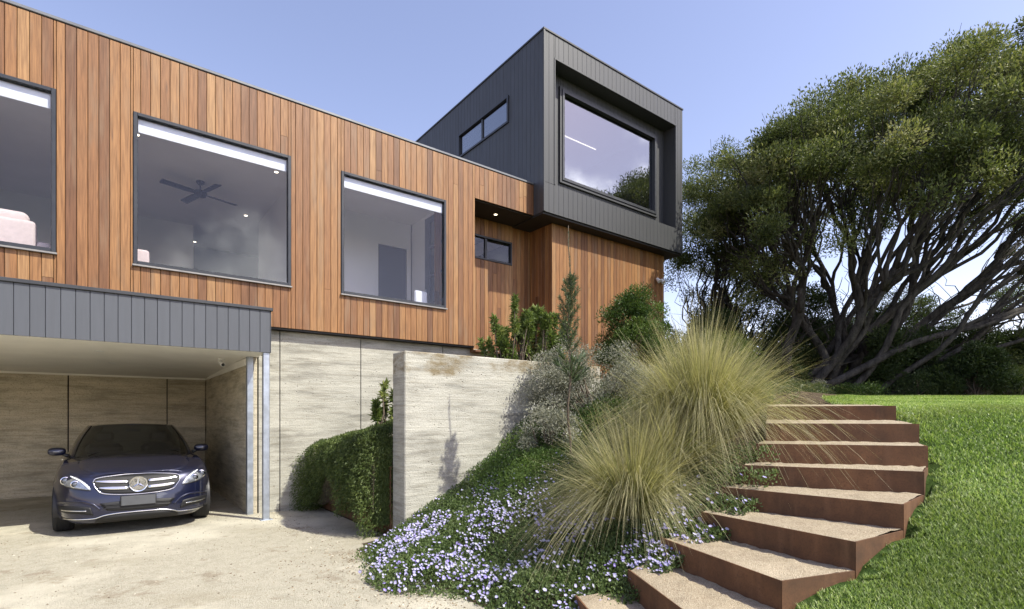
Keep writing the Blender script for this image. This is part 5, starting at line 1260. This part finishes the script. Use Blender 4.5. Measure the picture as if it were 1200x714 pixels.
    strip('air_dam', 'black_mesh', [(-.44, .232), (-.33, .262), (0, .28), (.33, .262), (.44, .232)], [(-.46, .185), (-.33, .18), (0, .18), (.33, .18), (.46, .185)], 3, .003, depth=.006)
    yp = nose(0, .42) - .034; mb = MB(); mb.bbox(CX - .186, CX + .186, CY + yp, CY + yp + .01, .385, .505, .004); mb.build('number_plate', M['plate_grey'], t)
    mb = MB(); mb.bbox(CX - .196, CX + .196, CY + yp + .0105, CY + yp + .022, .377, .513, .004); mb.build('plate_holder', M['black_plastic'], t)
    # mirrors
    for sx in (-1, 1):
        mb = MB(); cx, cy, cz = sx * .915, 1.60, 1.035
        V = []; n1, n2 = 14, 9
        for a in range(n1):
            for b in range(n2):
                al = 2 * math.pi * a / n1; be = -math.pi / 2 + math.pi * b / (n2 - 1); ce, se = math.cos(be), math.sin(be); sq = lambda v, p=.75: math.copysign(abs(v) ** p, v)
                V.append(w(cx + .105 * sq(se), cy + .07 * sq(ce * math.sin(al)), cz + .062 * sq(ce * math.cos(al)) + .01 * se * sx * 0))
        mb.add(V, [(a * n2 + b, ((a + 1) % n1) * n2 + b, ((a + 1) % n1) * n2 + b + 1, a * n2 + b + 1) for a in range(n1) for b in range(n2 - 1)])
        mi = mb.build('wing_mirror', M['navy_paint'], t, smooth=True)
        mb = MB(); mb.tube([w(sx * .78, 1.58, .965), w(sx * .83, 1.59, .985), w(sx * .87, 1.60, 1.01)], [.03, .022, .022], 8); mb.build('mirror_arm', M['black_plastic'], mi, smooth=True)
        mb = MB(); mb.tube([w(sx * .845, 1.535, 1.030), w(sx * .93, 1.532, 1.036), w(sx * 1.005, 1.56, 1.04)], .007, 6); mb.build('indicator', M['lamp_silver'], mi, smooth=True)
    # wheels
    for wy in (.82, 3.66):
        for sx in (-1, 1):
            c = w(sx * .795, wy, .325); mb = MB(); wd = .112
            mb.lathe([(.225, -wd * .85), (.262, -wd), (.30, -wd * .96), (.318, -wd * .78), (.325, -wd * .4), (.325, wd * .4), (.318, wd * .78), (.30, wd * .96), (.262, wd), (.225, wd * .85), (.225, -wd * .85)], c, 'x', 44)
            ty = mb.build('tyre', M['rubber'], t); smooth_by_angle(ty, 40)
            mb = MB()
            for q in (-.06, -.02, .02, .06): mb.lathe([(.3255, q - .004), (.3265, q), (.3255, q + .004)], c, 'x', 44)
            mb.build('tread_groove', M['black_mesh'], ty)
            mb = MB(); mb.lathe([(.224, -.09), (.224, .10), (.21, .098), (.205, .02), (.205, -.088), (.224, -.09)], c, 'x', 36)
            fx = sx
            for k in range(5):
                for dq in (-.16, .16):
                    a = k * 2 * math.pi / 5 + dq; ca, sa = math.cos(a), math.sin(a); P = []
                    for rr, hw, xo in ((.045, .02, .085), (.21, .016, .095)):
                        for e1 in (-1, 1):
                            for e2 in (0, -.03): P.append((c[0] + fx * (xo + e2), c[1] + ca * rr - sa * hw * e1, c[2] + sa * rr + ca * hw * e1))
                    mb.add(P, [(0, 1, 3, 2), (4, 6, 7, 5), (0, 2, 6, 4), (1, 5, 7, 3), (0, 4, 5, 1), (2, 3, 7, 6)])
            mb.lathe([(0, fx * .10), (.045, fx * .098), (.055, fx * .06), (0, fx * .06)], c, 'x', 20)
            mb.build('rim', M['alloy'], ty)
            mb = MB(); V = []; ns = 18
            for k in range(ns + 1):
                a = math.pi * (k / ns) * 1.16 - math.pi * .08
                for xx in (.56, .888): V.append(w(sx * xx, wy + math.cos(a) * .357, .325 + math.sin(a) * .357))
            mb.add(V, [(2 * k, 2 * k + 1, 2 * k + 3, 2 * k + 2) for k in range(ns)]); mb.build('wheel_arch', M['black_plastic'], t, smooth=True)
    mb = MB(); mb.box(CX - .55, CX + .55, CY + .6, CY + 4.3, .2, .30); mb.box(CX - .56, CX - .55, CY + .35, CY + 1.2, .2, .7); mb.box(CX + .55, CX + .56, CY + .35, CY + 1.2, .2, .7); mb.build('underbody', M['black_plastic'], t)
    # cabin
    mb = MB(); mb.bbox(CX - .72, CX + .72, CY + 1.5, CY + 1.85, .80, .965, .04); mb.build('dashboard', M['black_plastic'], t)
    mb = MB(); mb.lathe([(.175, -.012), (.19, 0), (.175, .012), (.16, 0), (.175, -.012)], w(.37, 1.98, .93), 'y', 28); mb.build('steering_wheel', M['black_plastic'], t, smooth=True)
    for sx in (-1, 1):
        mb = MB(); mb.bbox(CX + sx * .37 - .25, CX + sx * .37 + .25, CY + 2.35, CY + 2.52, .55, 1.10, .06); s_ = mb.build('seat', M['seat_leather'], t)
        mb = MB(); mb.bbox(CX + sx * .37 - .13, CX + sx * .37 + .13, CY + 2.38, CY + 2.48, 1.125, 1.30, .04); mb.build('headrest', M['seat_leather'], s_)
    mb = MB(); mb.bbox(CX - .10, CX + .10, CY + 2.0, CY + 2.03, 1.30, 1.355, .01); mb.build('rear_view_mirror', M['black_plastic'], t)
    for sx in (-1, 1):                                     # tail lamps and door handles
        mb = MB(); mb.bbox(CX + sx * .70 - .13, CX + sx * .70 + .13, CY + 4.43, CY + 4.56, .78, .93, .03); mb.build('tail_light', M['tail_red'], t)
        for yy in (2.55, 3.35): mb = MB(); mb.bbox(CX + sx * .905 - .012, CX + sx * .905 + .018, CY + yy, CY + yy + .19, .845, .868, .006); mb.build('door_handle', M['chrome'], t)
simple('tail_red', (0.25, 0.01, 0.012), 0.2, 0, 0.1); simple('lens_glass', (0.10, 0.11, 0.13), 0.05, 0.3, 0.3, 20, coat=1.0)
car()
